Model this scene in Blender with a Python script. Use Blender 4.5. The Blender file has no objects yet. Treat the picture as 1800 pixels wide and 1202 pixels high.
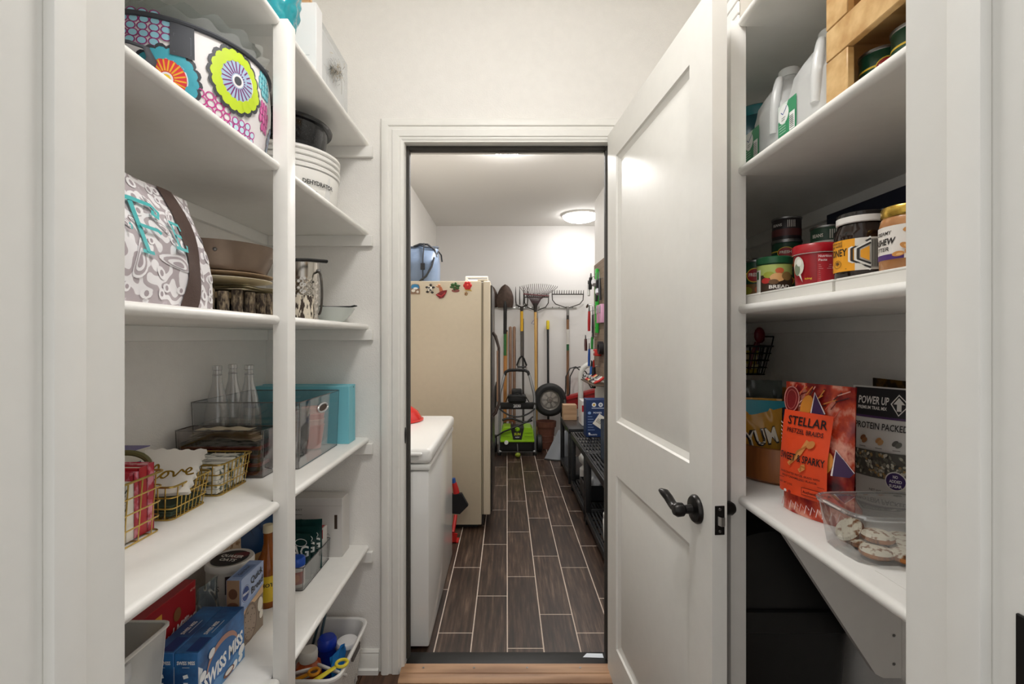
import bpy, bmesh, math, random
from math import pi, sin, cos, radians as R, sqrt, atan2
from mathutils import Vector, Matrix
from mathutils.geometry import tessellate_polygon
random.seed(7)
S = bpy.context.scene
C = S.collection

# ------------------------------------------------------------------ camera, world, exposure
FPX, VX, VY, H = 827.0, 891.0, 594.0, 1.33        # focal length and vanishing point in px (1800x1202), eye height
cam = bpy.data.cameras.new('camera')
cam.sensor_width = 36.0
cam.lens = 36.0 * FPX / 1800.0
cam.shift_x = (900.0 - VX) / 1800.0
cam.shift_y = -(601.0 - VY) / 1800.0
cam.clip_start = 0.02
co = bpy.data.objects.new('camera', cam); C.objects.link(co)
co.location = (0, 0, H); co.rotation_euler = (pi / 2, 0, 0)
S.camera = co
W = bpy.data.worlds.new('world'); S.world = W; W.use_nodes = True
W.node_tree.nodes['Background'].inputs[0].default_value = (1.0, 0.985, 0.96, 1)
W.node_tree.nodes['Background'].inputs[1].default_value = 0.85
S.view_settings.view_transform = 'Standard'
S.view_settings.look = 'None'
S.view_settings.gamma = 1.0
S.view_settings.use_curve_mapping = False
S.view_settings.exposure = 0.0
S.cycles.diffuse_bounces = 8
S.cycles.max_bounces = 16
S.cycles.transparent_max_bounces = 40
PANTRY_LAMP, ROOM_LAMP, WALL_LAMP = 46.0, 88.0, 28.0

# ------------------------------------------------------------------ materials
def lin(h):
    if not isinstance(h, str): return tuple(h) + (1,) if len(h) == 3 else tuple(h)
    h = h.lstrip('#'); o = []
    for i in (0, 2, 4):
        c = int(h[i:i + 2], 16) / 255
        o.append(c / 12.92 if c <= .04045 else ((c + .055) / 1.055) ** 2.4)
    return (*o, 1)
_m = {}
def mk(name):
    m = bpy.data.materials.new(name); m.use_nodes = True
    return m, m.node_tree.nodes, m.node_tree.links, m.node_tree.nodes['Principled BSDF']
def noise(N, L, scale, detail=3, stretch=None, rough=.5):
    g = N.new('ShaderNodeNewGeometry')
    t = N.new('ShaderNodeTexNoise'); t.inputs['Scale'].default_value = scale
    t.inputs['Detail'].default_value = detail; t.inputs['Roughness'].default_value = rough
    if stretch:
        mp = N.new('ShaderNodeMapping'); mp.inputs['Scale'].default_value = stretch
        L.new(g.outputs['Position'], mp.inputs['Vector']); L.new(mp.outputs[0], t.inputs['Vector'])
    else:
        L.new(g.outputs['Position'], t.inputs['Vector'])
    return t
def ramp(N, L, src, stops):
    r = N.new('ShaderNodeValToRGB'); e = r.color_ramp.elements
    while len(e) < len(stops): e.new(.5)
    for i, (p, c) in enumerate(stops): e[i].position = p; e[i].color = lin(c)
    L.new(src, r.inputs[0]); return r
def bumpn(N, L, b, src, strength, dist=.002):
    k = N.new('ShaderNodeBump'); k.inputs['Strength'].default_value = strength; k.inputs['Distance'].default_value = dist
    L.new(src, k.inputs['Height']); L.new(k.outputs[0], b.inputs['Normal'])
def plain(h, rough=.5, metal=0.0, bump=0.0, bscale=200, var=0.0, spec=.5, vscale=30):
    key = (h, rough, metal, bump, bscale, var, spec, vscale)
    if key in _m: return _m[key]
    m, N, L, b = mk('paint_' + str(h).strip('#'))
    b.inputs['Roughness'].default_value = rough; b.inputs['Metallic'].default_value = metal
    b.inputs['Specular IOR Level'].default_value = spec
    c = lin(h); b.inputs['Base Color'].default_value = c
    if var > 0:
        t = noise(N, L, vscale, 4)
        r = N.new('ShaderNodeValToRGB'); e = r.color_ramp.elements
        e[0].position = .3; e[1].position = .7
        e[0].color = tuple(max(0, x * (1 - var)) for x in c[:3]) + (1,)
        e[1].color = tuple(min(1, x * (1 + var)) for x in c[:3]) + (1,)
        L.new(t.outputs[0], r.inputs[0]); L.new(r.outputs[0], b.inputs['Base Color'])
    if bump > 0:
        t2 = noise(N, L, bscale, 2); bumpn(N, L, b, t2.outputs[0], bump)
    _m[key] = m; return m
def two(a, bcol, scale, lo=.45, hi=.55, rough=.5, stretch=None, detail=4, bump=0, metal=0, c=None):
    key = ('two', a, bcol, scale, lo, hi, rough, stretch, detail, bump, metal, c)
    if key in _m: return _m[key]
    m, N, L, b = mk('mottled_' + a.strip('#'))
    t = noise(N, L, scale, detail, stretch)
    st = [(lo, a), (hi, bcol)] + ([(min(1, hi + .12), c)] if c else [])
    r = ramp(N, L, t.outputs[0], st); L.new(r.outputs[0], b.inputs['Base Color'])
    b.inputs['Roughness'].default_value = rough; b.inputs['Metallic'].default_value = metal
    if bump: bumpn(N, L, b, t.outputs[0], bump, .003)
    _m[key] = m; return m
def clear(tint='#ffffff', gloss=.06, rough=.03, haze=0.0, hazecol='#e8e8e8'):
    key = ('clear', tint, gloss, rough, haze, hazecol)
    if key in _m: return _m[key]
    m = bpy.data.materials.new('clear_plastic'); m.use_nodes = True
    N, L = m.node_tree.nodes, m.node_tree.links; N.clear()
    o = N.new('ShaderNodeOutputMaterial'); t = N.new('ShaderNodeBsdfTransparent'); t.inputs[0].default_value = lin(tint)
    g = N.new('ShaderNodeBsdfGlossy'); g.inputs['Roughness'].default_value = rough
    lw = N.new('ShaderNodeLayerWeight'); lw.inputs['Blend'].default_value = .25
    mp = N.new('ShaderNodeMapRange'); mp.inputs['To Min'].default_value = gloss; mp.inputs['To Max'].default_value = min(.75, gloss + .6)
    L.new(lw.outputs['Facing'], mp.inputs[0])
    mx = N.new('ShaderNodeMixShader'); L.new(mp.outputs[0], mx.inputs[0]); L.new(t.outputs[0], mx.inputs[1]); L.new(g.outputs[0], mx.inputs[2])
    last = mx
    if haze > 0:
        d = N.new('ShaderNodeBsdfPrincipled'); d.inputs['Base Color'].default_value = lin(hazecol); d.inputs['Roughness'].default_value = .35
        m2 = N.new('ShaderNodeMixShader'); m2.inputs[0].default_value = haze
        L.new(mx.outputs[0], m2.inputs[1]); L.new(d.outputs[0], m2.inputs[2]); last = m2
    L.new(last.outputs[0], o.inputs[0]); _m[key] = m; return m
def glow(h, s):
    key = ('glow', h, s)
    if key in _m: return _m[key]
    m, N, L, b = mk('lit_diffuser'); b.inputs['Base Color'].default_value = lin(h)
    b.inputs['Emission Color'].default_value = lin(h); b.inputs['Emission Strength'].default_value = s
    _m[key] = m; return m
def wood(a, b2, rough=.45, axis='Z', scale=14, c=None):
    st = {'X': (.08, 1, 1), 'Y': (1, .08, 1), 'Z': (1, 1, .08)}[axis]
    return two(a, b2, scale * 3, .35, .65, rough, st, 6, .15, 0, c)

WALL = plain('#eae8e4', .75, bump=.6, bscale=230, var=.015)
CEIL = plain('#e6e4e0', .8, bump=.3, bscale=200)
TRIM = plain('#e9e8e3', .46, bump=.04, bscale=60, var=.012)
SHELF = plain('#eeede9', .40, bump=.04, bscale=50, var=.015)
DARK = plain('#1b1a19', .55)
BLACK = plain('#101010', .45, bump=.15, bscale=500)
WHITE = plain('#ecebe8', .4)
CLEAR = clear()
SMOKE = clear('#f1eeed', .06)
EDGE = clear('#8f8a8b', .2)
CHROME = plain('#c9c9c9', .2, 1.0)
STEEL = plain('#8d8d8d', .35, 1.0)
BRONZE = plain('#2a2827', .32, .7)

# ------------------------------------------------------------------ mesh builder
class MB:
    def __init__(s): s.v = []; s.f = []; s.m = []
    def add(s, vs, fs, m=0):
        o = len(s.v); s.v += [tuple(p) for p in vs]
        s.f += [tuple(i + o for i in f) for f in fs]; s.m += [m] * len(fs); return s
    def box(s, x0, x1, y0, y1, z0, z1, m=0, bev=0, seg=2):
        if bev:
            bm = bmesh.new(); bmesh.ops.create_cube(bm, size=1)
            for v in bm.verts: v.co = ((x0 + x1) / 2 + v.co.x * (x1 - x0), (y0 + y1) / 2 + v.co.y * (y1 - y0), (z0 + z1) / 2 + v.co.z * (z1 - z0))
            bmesh.ops.bevel(bm, geom=bm.edges[:], offset=bev, segments=seg, profile=.5, affect='EDGES')
            return s.bm(bm, m)
        v = [(x0, y0, z0), (x1, y0, z0), (x1, y1, z0), (x0, y1, z0), (x0, y0, z1), (x1, y0, z1), (x1, y1, z1), (x0, y1, z1)]
        return s.add(v, [(3, 2, 1, 0), (4, 5, 6, 7), (0, 1, 5, 4), (1, 2, 6, 5), (2, 3, 7, 6), (3, 0, 4, 7)], m)
    def bm(s, bm, m=0):
        bm.verts.index_update(); s.add([v.co[:] for v in bm.verts], [[v.index for v in f.verts] for f in bm.faces], m); bm.free(); return s
    def lathe(s, prof, n=28, c=(0, 0, 0), axis='Z', m=0, rx=1, ry=1, a0=0, a1=2 * pi):
        vs = []; fs = []; k = len(prof); full = abs(a1 - a0 - 2 * pi) < 1e-6; nn = n if full else n + 1
        for i in range(nn):
            a = a0 + (a1 - a0) * i / n
            for r, z in prof:
                p = (r * cos(a) * rx, r * sin(a) * ry, z)
                if axis == 'X': p = (p[2], p[0], p[1])
                if axis == 'Y': p = (p[0], -p[2], p[1])
                vs.append((p[0] + c[0], p[1] + c[1], p[2] + c[2]))
        for i in range(n if full else n):
            j = (i + 1) % nn
            for q in range(k - 1):
                fs.append((i * k + q, j * k + q, j * k + q + 1, i * k + q + 1))
        return s.add(vs, fs, m)
    def cyl(s, c, r, z0, z1, n=20, m=0, axis='Z', bev=0):
        b = min(bev, r * .5)
        p = [(0, z0), (r - b, z0), (r, z0 + b), (r, z1 - b), (r - b, z1), (0, z1)] if b else [(0, z0), (r, z0), (r, z1), (0, z1)]
        return s.lathe(p, n, c, axis, m)
    def tube(s, pts, r, n=8, closed=False, m=0, flat=1.0):
        pts = [Vector(p) for p in pts]; k = len(pts); rs = r if isinstance(r, (list, tuple)) else [r] * k
        vs = []; fs = []; pn = None
        for i, p in enumerate(pts):
            if closed: t = pts[(i + 1) % k] - pts[i - 1]
            else: t = pts[min(i + 1, k - 1)] - pts[max(i - 1, 0)]
            if t.length < 1e-9: t = Vector((0, 0, 1))
            t.normalize()
            if pn is None:
                up = Vector((0, 0, 1)) if abs(t.z) < .9 else Vector((1, 0, 0)); nv = (up - t * up.dot(t)).normalized()
            else:
                nv = pn - t * pn.dot(t)
                nv = nv.normalized() if nv.length > 1e-6 else pn
            pn = nv; bv = t.cross(nv)
            for j in range(n):
                a = 2 * pi * j / n; vs.append(p + (nv * cos(a) * flat + bv * sin(a)) * rs[i])
        for i in range(k if closed else k - 1):
            i2 = (i + 1) % k
            for j in range(n):
                j2 = (j + 1) % n; fs.append((i * n + j, i * n + j2, i2 * n + j2, i2 * n + j))
        if not closed: fs += [tuple(range(n))[::-1], tuple((k - 1) * n + j for j in range(n))]
        return s.add(vs, fs, m)
    def prism(s, poly, a, b, fn=lambda u, v, w: (u, v, w), m=0):
        n = len(poly); vs = [fn(u, v, a) for u, v in poly] + [fn(u, v, b) for u, v in poly]
        tr = tessellate_polygon([[Vector((u, v, 0)) for u, v in poly]])
        fs = [tuple(t)[::-1] for t in tr] + [tuple(i + n for i in t) for t in tr]
        fs += [(i, (i + 1) % n, (i + 1) % n + n, i + n) for i in range(n)]
        return s.add(vs, fs, m)
    def grid(s, fn, nu, nv, m=0, cu=False, cv=False):
        vs = [fn(i / nu, j / nv) for i in range(nu + (0 if cu else 1)) for j in range(nv + (0 if cv else 1))]
        w = nv + (0 if cv else 1); k = nu + (0 if cu else 1); fs = []
        for i in range(nu):
            for j in range(nv):
                i2 = (i + 1) % k; j2 = (j + 1) % w
                fs.append((i * w + j, i2 * w + j, i2 * w + j2, i * w + j2))
        return s.add(vs, fs, m)
    def ball(s, c, rx, ry=None, rz=None, n=14, m=0):
        ry = ry or rx; rz = rz or rx
        return s.grid(lambda u, v: (c[0] + rx * cos(2 * pi * u) * sin(pi * v), c[1] + ry * sin(2 * pi * u) * sin(pi * v), c[2] - rz * cos(pi * v)), n, max(6, n // 2), m, cu=True)
    def xf(s, M):
        s.v = [tuple(M @ Vector(p)) for p in s.v]; return s
    def build(s, name, mats, parent=None, smooth=40, recalc=True):
        me = bpy.data.meshes.new(name)
        me.from_pydata(s.v, [], s.f); me.validate(); me.update()
        if not isinstance(mats, (list, tuple)): mats = [mats]
        for m in mats: me.materials.append(m)
        if len(mats) > 1 and len(me.polygons) == len(s.m): me.polygons.foreach_set('material_index', s.m)
        if recalc:
            bm = bmesh.new(); bm.from_mesh(me); bmesh.ops.remove_doubles(bm, verts=bm.verts, dist=1e-6)
            bmesh.ops.recalc_face_normals(bm, faces=bm.faces); bm.to_mesh(me); bm.free()
        if smooth:
            me.polygons.foreach_set('use_smooth', [True] * len(me.polygons)); me.set_sharp_from_angle(angle=R(smooth))
        o = bpy.data.objects.new(name, me); C.objects.link(o)
        if parent: o.parent = parent
        return o
def tag(o, label=None, cat=None, group=None, kind=None):
    if label: o['label'] = label
    if cat: o['category'] = cat
    if group: o['group'] = group
    if kind: o['kind'] = kind
    return o
def thing(name, label, cat, loc=(0, 0, 0), rz=0, group=None, kind=None):
    o = bpy.data.objects.new(name, None); C.objects.link(o); o.empty_display_size = .05
    o.location = loc; o.rotation_euler = (0, 0, R(rz)); return tag(o, label, cat, group, kind)
def copy_tree(o, parent=None):
    c = o.copy(); C.objects.link(c); c.parent = parent
    for ch in list(o.children): copy_tree(ch, c)
    return c
def struct(name, mb, mat, label, cat, parent=None, smooth=40):
    o = mb.build(name, mat, parent, smooth)
    if not parent: tag(o, label, cat, None, 'structure')
    return o

# ------------------------------------------------------------------ flat print on any surface
_tc = {}
def text2d(t, bold):
    if (t, bold) in _tc: return _tc[(t, bold)]
    cu = bpy.data.curves.new('t', 'FONT'); cu.body = t; cu.size = 1; cu.resolution_u = 2; cu.offset = bold
    o = bpy.data.objects.new('t', cu); me = bpy.data.meshes.new_from_object(o)
    vs = [(v.co.x, v.co.y) for v in me.vertices]; fs = [tuple(p.vertices) for p in me.polygons]
    bpy.data.objects.remove(o); bpy.data.curves.remove(cu); bpy.data.meshes.remove(me)
    if not vs: vs = [(0, 0)]
    x0 = min(v[0] for v in vs); x1 = max(v[0] for v in vs)
    vs = [(x - x0, y) for x, y in vs]; _tc[(t, bold)] = (vs, fs, x1 - x0); return _tc[(t, bold)]
class Print:
    STEP = .00022
    def __init__(s, lift=.0006): s.mb = MB(); s.cols = []; s.h = lift; s.raw = []
    def ci(s, c):
        if c not in s.cols: s.cols.append(c)
        return s.cols.index(c)
    def put(s, vs, fs, c):
        s.raw.append((vs, fs, s.ci(c), s.h)); s.h += s.STEP; return s
    def rect(s, u0, v0, u1, v1, c, n=8, rot=0):
        pts = []; cu, cv = (u0 + u1) / 2, (v0 + v1) / 2
        for i in range(n + 1):
            for j in range(n + 1):
                u = u0 + (u1 - u0) * i / n - cu; v = v0 + (v1 - v0) * j / n - cv
                pts.append((cu + u * cos(rot) - v * sin(rot), cv + u * sin(rot) + v * cos(rot)))
        fs = [(i * (n + 1) + j, (i + 1) * (n + 1) + j, (i + 1) * (n + 1) + j + 1, i * (n + 1) + j + 1) for i in range(n) for j in range(n)]
        return s.put(pts, fs, c)
    def ell(s, cu, cv, ru, rv, c, n=22, rot=0, wob=0, k=0):
        pts = [(cu, cv)]
        for q in (.5, 1.0):
            for i in range(n):
                a = 2 * pi * i / n; w = 1 + wob * cos(k * a)
                x, y = ru * q * w * cos(a), rv * q * w * sin(a)
                pts.append((cu + x * cos(rot) - y * sin(rot), cv + x * sin(rot) + y * cos(rot)))
        fs = [(0, 1 + i, 1 + (i + 1) % n) for i in range(n)] + [(1 + i, 1 + n + i, 1 + n + (i + 1) % n, 1 + (i + 1) % n) for i in range(n)]
        return s.put(pts, fs, c)
    def poly(s, pts, c):
        tr = tessellate_polygon([[Vector((u, v, 0)) for u, v in pts]]); return s.put(list(pts), [tuple(t) for t in tr], c)
    def line(s, pts, w, c, closed=False):
        vs = []; fs = []; n = len(pts)
        for i in range(n):
            a = pts[(i - 1) % n] if closed or i else pts[0]; b = pts[(i + 1) % n] if closed or i < n - 1 else pts[-1]
            d = Vector((b[0] - a[0], b[1] - a[1])); d = d.normalized() if d.length else Vector((1, 0)); q = Vector((-d.y, d.x)) * w / 2
            vs += [(pts[i][0] + q.x, pts[i][1] + q.y), (pts[i][0] - q.x, pts[i][1] - q.y)]
        for i in range(n if closed else n - 1):
            j = (i + 1) % n; fs.append((2 * i, 2 * i + 1, 2 * j + 1, 2 * j))
        return s.put(vs, fs, c)
    def ring(s, cu, cv, ru, rv, w, c, n=24, a0=0, a1=2 * pi):
        full = abs(a1 - a0 - 2 * pi) < 1e-6
        return s.line([(cu + ru * cos(a0 + (a1 - a0) * i / n), cv + rv * sin(a0 + (a1 - a0) * i / n)) for i in range(n if full else n + 1)], w, c, full)
    def text(s, t, cu, cv, size, c, width=None, rot=0, bold=.012, align='c', skew=0):
        vs, fs, w = text2d(t, bold); k = size; sx = k if width is None else width / max(w, 1e-6)
        off = {'c': -w * sx / 2, 'l': 0, 'r': -w * sx}[align]
        out = []
        for x, y in vs:
            X = x * sx + off + skew * y * k; Y = y * k
            out.append((cu + X * cos(rot) - Y * sin(rot), cv + X * sin(rot) + Y * cos(rot)))
        return s.put(out, fs, c)
    def build(s, name, parent, surf, rough=.45, mats=None):
        mb = MB()
        for vs, fs, ci, h in s.raw: mb.add([surf(u, v, h) for u, v in vs], fs, ci)
        ms = [(mats or {}).get(c) or plain(c, rough) for c in s.cols]
        o = mb.build(name, ms, parent, smooth=60, recalc=False)
        if len(s.raw) > 4: o['kind'] = 'stuff'      # many tiny printed marks
        return o
def face(side, w, d):
    if side == 'front': return lambda u, v, h: (u, -d / 2 - h, v)
    if side == 'left': return lambda u, v, h: (-w / 2 - h, -u, v)
    if side == 'right': return lambda u, v, h: (w / 2 + h, u, v)
    if side == 'back': return lambda u, v, h: (-u, d / 2 + h, v)
def topface(z): return lambda u, v, h: (u, v, z + h)
def drum(r, z0=0, a=-pi / 2): return lambda u, v, h: ((r + h) * cos(a + u / r), (r + h) * sin(a + u / r), z0 + v)

# ------------------------------------------------------------------ the setting
XL, XR, YB, YF = -.962, .970, 1.877, .50        # pantry walls
LX, RX, AX, FY, CZ = -.888, .905, 2.2, 5.92, 2.74
struct('wall_left', MB().box(XL - .1, XL, YF, YB, 0, CZ), WALL, 'off white textured pantry wall behind the tote shelves', 'wall')
struct('wall_right', MB().box(XR, XR + .1, YF, YB, 0, CZ), WALL, 'off white textured pantry wall behind the snack and jar shelves', 'wall')
b = MB(); b.box(XL - .1, -.425, YB, 1.99, 0, CZ).box(.43, 1.3, YB, 1.99, 0, CZ).box(-.425, .43, YB, 1.99, 2.128, CZ)
struct('wall_back', b, WALL, 'off white pantry wall around the inner doorway', 'wall')
b = MB(); b.box(-3, -.425, .37, YF, 0, CZ).box(.445, 3, .37, YF, 0, CZ).box(-.425, .445, .37, YF, 2.15, CZ)
struct('wall_front', b, WALL, 'wall holding the pantry entrance doorway', 'wall')
struct('ceiling_pantry', MB().box(XL - .1, XR + .1, YF, YB, CZ, CZ + .1), CEIL, 'white pantry ceiling', 'ceiling')
struct('wall_far_left', MB().box(LX - .1, LX, 1.99, FY, 0, CZ), WALL, 'pale wall behind the refrigerator and chest freezer', 'wall')
struct('wall_far_back', MB().box(LX - .1, AX, FY, FY + .1, 0, CZ), plain('#dedcda', .75, bump=.3, bscale=220), 'pale utility room wall hung with garden tools', 'wall')
b = MB(); b.box(RX, RX + .1, 1.99, 4.84, 0, CZ); b.box(RX + .1, AX, 4.74, 4.84, 0, CZ)
struct('wall_far_right', b, WALL, 'utility room wall carrying the tool pegboard', 'wall')
struct('wall_alcove', MB().box(AX, AX + .1, 4.74, FY + .1, 0, CZ), WALL, 'end wall of the alcove past the pegboard', 'wall')
struct('ceiling_far', MB().box(LX - .1, AX + .1, 1.99, FY + .1, CZ, CZ + .1), CEIL, 'white utility room ceiling with round lamps', 'ceiling')
# tiled floor: grout bed with every plank tile a piece of its own
GROUT = plain('#c2b3a6', .85, var=.08, vscale=60)
def tilemat():
    m, N, L, bb = mk('wood_look_tile')
    t = noise(N, L, 60, 7, (1, .06, 1), .62); t2 = noise(N, L, 7, 4, (1, .5, 1))
    oi = N.new('ShaderNodeObjectInfo')
    ad = N.new('ShaderNodeMath'); ad.operation = 'MULTIPLY_ADD'; ad.inputs[1].default_value = .28; L.new(t2.outputs[0], ad.inputs[0]); L.new(t.outputs[0], ad.inputs[2])
    a2 = N.new('ShaderNodeMath'); a2.operation = 'MULTIPLY_ADD'; a2.inputs[1].default_value = .10; L.new(oi.outputs['Random'], a2.inputs[0]); L.new(ad.outputs[0], a2.inputs[2])
    r = ramp(N, L, a2.outputs[0], [(.52, '#1d120c'), (.68, '#33231a'), (.80, '#4b392d'), (.92, '#685548')])
    L.new(r.outputs[0], bb.inputs['Base Color']); bb.inputs['Roughness'].default_value = .42
    bumpn(N, L, bb, t.outputs[0], .15, .002); return m
TILE = tilemat()
floor = struct('floor', MB().box(LX - .1, AX + .1, 1.96, FY + .1, -.06, -.0008), GROUT, 'pale grout floor set with dark wood look plank tiles', 'floor')
TW, TL, G = .156, .606, .0045
def tilemesh(w, l):
    mb = MB().box(0, w, 0, l, -.012, 0, 0, .0012, 1); o = mb.build('tile', TILE, floor); return o
first = {}
offs = {-3: 2.49, -2: 2.123, -1: 2.428, 0: 2.018, 1: 2.266, 2: 2.123, 3: 2.405, 4: 2.2, -4: 2.2, -5: 2.0}
cols = range(-6, 14)
for k in cols:
    x0, x1 = k * TW + .002, (k + 1) * TW + .002
    xa, xb = max(x0 + G / 2, LX + .004), min(x1 - G / 2, AX - .004)
    if xb - xa < .02: continue
    y = offs.get(k, 2.0 + (k * .37) % .6)
    while y > 1.965: y -= TL
    while y < FY:
        ya, yb = max(y + G / 2, 1.968), min(y + TL - G / 2, FY - .005)
        y += TL
        if yb - ya < .02 or (xa > RX and yb < 4.8): continue
        xbb = xb if (yb > 4.86 or xb < RX) else RX - .003
        if xbb - xa < .02: continue
        key = (round(xbb - xa, 3), round(yb - ya, 3))
        if key in first:
            t = first[key].copy(); C.objects.link(t)
        else:
            t = tilemesh(xbb - xa, yb - ya); first[key] = t
        t.location = (xa, ya, 0)
# pantry floor planks
PLANK = wood('#3a2519', '#6b4a35', .4, 'Y', 12)
pf = struct('floor_pantry', MB().box(-3, 3, -1.5, 1.9595, -.06, -.004), plain('#1d130d', .6), 'brown hardwood plank floor of the pantry', 'floor')
pm = None
for i in range(10):
    if pm is None:
        pm = MB().box(0, .189, 0, 2.325, -.012, 0, 0, .0015, 1).build('plank', PLANK, pf); t = pm
    else: t = pm.copy(); C.objects.link(t)
    t.location = (-.955 + i * .192, -.45, 0)

# doorways --------------------------------------------------------
def casing_profile(w=.085):     # (across, thickness) stepped colonial profile
    return [(0, 0), (0, .009), (.006, .012), (.012, .012), (.015, .016), (w * .45, .017), (w * .5, .013), (w * .62, .013), (w * .66, .019), (w - .012, .021), (w - .004, .019), (w, .014), (w, 0)]
def casing(name, x0, x1, zt, yface, sgn, parent, w=.085):
    """mitred casing around an opening x0..x1, height zt, on the wall face yface, standing out towards sgn*Y; one mesh per piece"""
    pr = casing_profile(w)
    for side in ('left', 'right', 'head'):
        mb = MB()
        def ringp(e):
            out = []
            for a, t in pr:
                y = yface + sgn * t
                if side == 'left': out.append((x0 - a, y, 0 if e == 0 else zt + a))
                elif side == 'right': out.append((x1 + a, y, 0 if e == 0 else zt + a))
                else: out.append((x0 - a if e == 0 else x1 + a, y, zt + a))
            return out
        A, B = ringp(0), ringp(1); n = len(A)
        mb.add(A + B, [(i, (i + 1) % n, (i + 1) % n + n, i + n) for i in range(n)] + [tuple(range(n)), tuple(range(n, 2 * n))])
        mb.build(name, TRIM, parent, 25)
d1 = thing('door_1', 'white painted frame of the pantry entrance', 'doorway', (0, 0, 0), kind='structure')
for sx, x in ((-1, -.402), (1, .420)):
    MB().box(min(x, x + sx * .022), max(x, x + sx * .022), .36, .492, 0, 2.15).build('jamb', TRIM, d1)
    MB().box(min(x, x - sx * .011), max(x, x - sx * .011), .4065, .4385, 0, 2.13, 0, .002, 2).build('door_stop', TRIM, d1)
MB().box(-.402, .42, .36, .492, 2.13, 2.15).build('jamb', TRIM, d1)
casing('casing', -.407, .425, 2.135, .492, 1, d1, .06)
p = MB().box(.4165, .4198, .352, .386, .985, 1.105, 0, .001, 1).build('strike_plate', BRONZE, d1); p['label'] = 'dark bronze strike plate'
d2 = thing('door_2', 'white cased inner doorway to the utility room', 'doorway', (0, 0, 0), kind='structure')
JX0, JX1, JZ = -.408, .412, 2.108
MB().box(JX0 - .017, JX0, 1.868, 1.995, 0, JZ + .02).build('jamb', TRIM, d2)
MB().box(JX1, JX1 + .017, 1.868, 1.995, 0, JZ + .02).build('jamb', TRIM, d2)
MB().box(JX0, JX1, 1.868, 1.995, JZ, JZ + .02).build('jamb', TRIM, d2)
WS = plain('#3a3733', .7)
MB().box(JX0, JX0 + .013, 1.905, 1.935, .03, JZ - .0, 0, .003, 2).build('weather_seal', WS, d2)
MB().box(JX1 - .013, JX1, 1.905, 1.935, .03, JZ, 0, .003, 2).build('weather_seal', WS, d2)
MB().box(JX0 + .013, JX1 - .013, 1.905, 1.935, JZ - .018, JZ, 0, .003, 2).build('weather_seal', WS, d2)
casing('casing', JX0 - .006, JX1 + .006, JZ + .006, YB - .001, -1, d2, .085)
MB().lathe([(0, 0), (.017, 0), (.017, .002), (0, .002)], 20, (JX0 + .0002, 1.885, .94), 'X', 0, .6, 1.9).build('strike_plate', BRONZE, d2)
OAK = wood('#8f6a4d', '#b8916f', .5, 'X', 10)
MB().box(JX0, JX1, 1.885, 1.968, -.02, .018, 0, .004).build('sill_plate', DARK, d2)
sp = MB().prism([(1.80, -.004), (1.80, .010), (1.812, .018), (1.835, .020), (1.838, .024), (1.885, .026), (1.885, -.004)], JX0 - .01, JX1 + .01, lambda u, v, w: (w, u, v)).build('threshold_strip', OAK, d2)
for x in (-.33, -.13, .08, .29):
    MB().lathe([(0, .0262), (.004, .0262), (.004, .0268), (0, .0272)], 10, (x, 1.862, 0)).build('screw', STEEL, sp)
# baseboards
def baseboard(name, x0, x1, y, sgn, label):
    pr = [(0, 0), (.022, 0), (.022, .018), (.014, .022), (.014, .07), (.010, .078), (.012, .083), (.006, .092), (0, .092)]
    struct(name, MB().prism(pr, x0, x1, lambda u, v, w: (w, y - sgn * u, v)), TRIM, label, 'baseboard')
baseboard('baseboard_back', XL, JX0 - .10, YB, 1, 'white moulded baseboard under the pantry back wall')
baseboard('baseboard_far', LX, AX, FY, 1, 'white baseboard under the garden tool wall')

# panelled door leaf, open against the right hand shelves
DW, DH, DT = .80, 2.118, .035
ang = math.degrees(atan2(.0, 1))
door = thing('door_3', 'white two panel door standing open with a dark bronze lever', 'door', (.399, 1.862, .012), 0, kind='structure')
door.rotation_euler = (0, 0, atan2(-.997, .082))     # local +x runs from the hinge to the free edge
def leaf():
    mb = MB(); P = [(.105, .69, .155, .805), (.105, .69, 1.005, 2.0)]
    prof = [(0, 0), (.004, .006), (.010, .008), (.020, .013), (.026, .013), (.048, .006)]
    for s, y0 in ((-1, 0), (1, DT)):
        f = lambda x, z, dpt: (x, y0 - s * dpt, z)
        xs = [0, .105, .69, DW]; zs = [0, .155, .805, 1.005, 2.0, DH]
        for i in range(3):
            for j in range(5):
                if i == 1 and j in (1, 3): continue
                mb.add([f(xs[i], zs[j], 0), f(xs[i + 1], zs[j], 0), f(xs[i + 1], zs[j + 1], 0), f(xs[i], zs[j + 1], 0)], [(0, 1, 2, 3)])
        for x0, x1, z0, z1 in P:
            rings = [[f(x0 + a, z0 + a, d_), f(x1 - a, z0 + a, d_), f(x1 - a, z1 - a, d_), f(x0 + a, z1 - a, d_)] for a, d_ in prof]
            for q in range(len(rings) - 1):
                mb.add(rings[q] + rings[q + 1], [(i, (i + 1) % 4, (i + 1) % 4 + 4, i + 4) for i in range(4)])
            mb.add(rings[-1], [(0, 1, 2, 3)])
    mb.add([(0, 0, 0), (DW, 0, 0), (DW, DT, 0), (0, DT, 0), (0, 0, DH), (DW, 0, DH), (DW, DT, DH), (0, DT, DH)], [(0, 1, 2, 3), (4, 5, 6, 7), (0, 3, 7, 4), (1, 2, 6, 5)])
    return mb
leaf().build('leaf', TRIM, door, 20)
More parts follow.
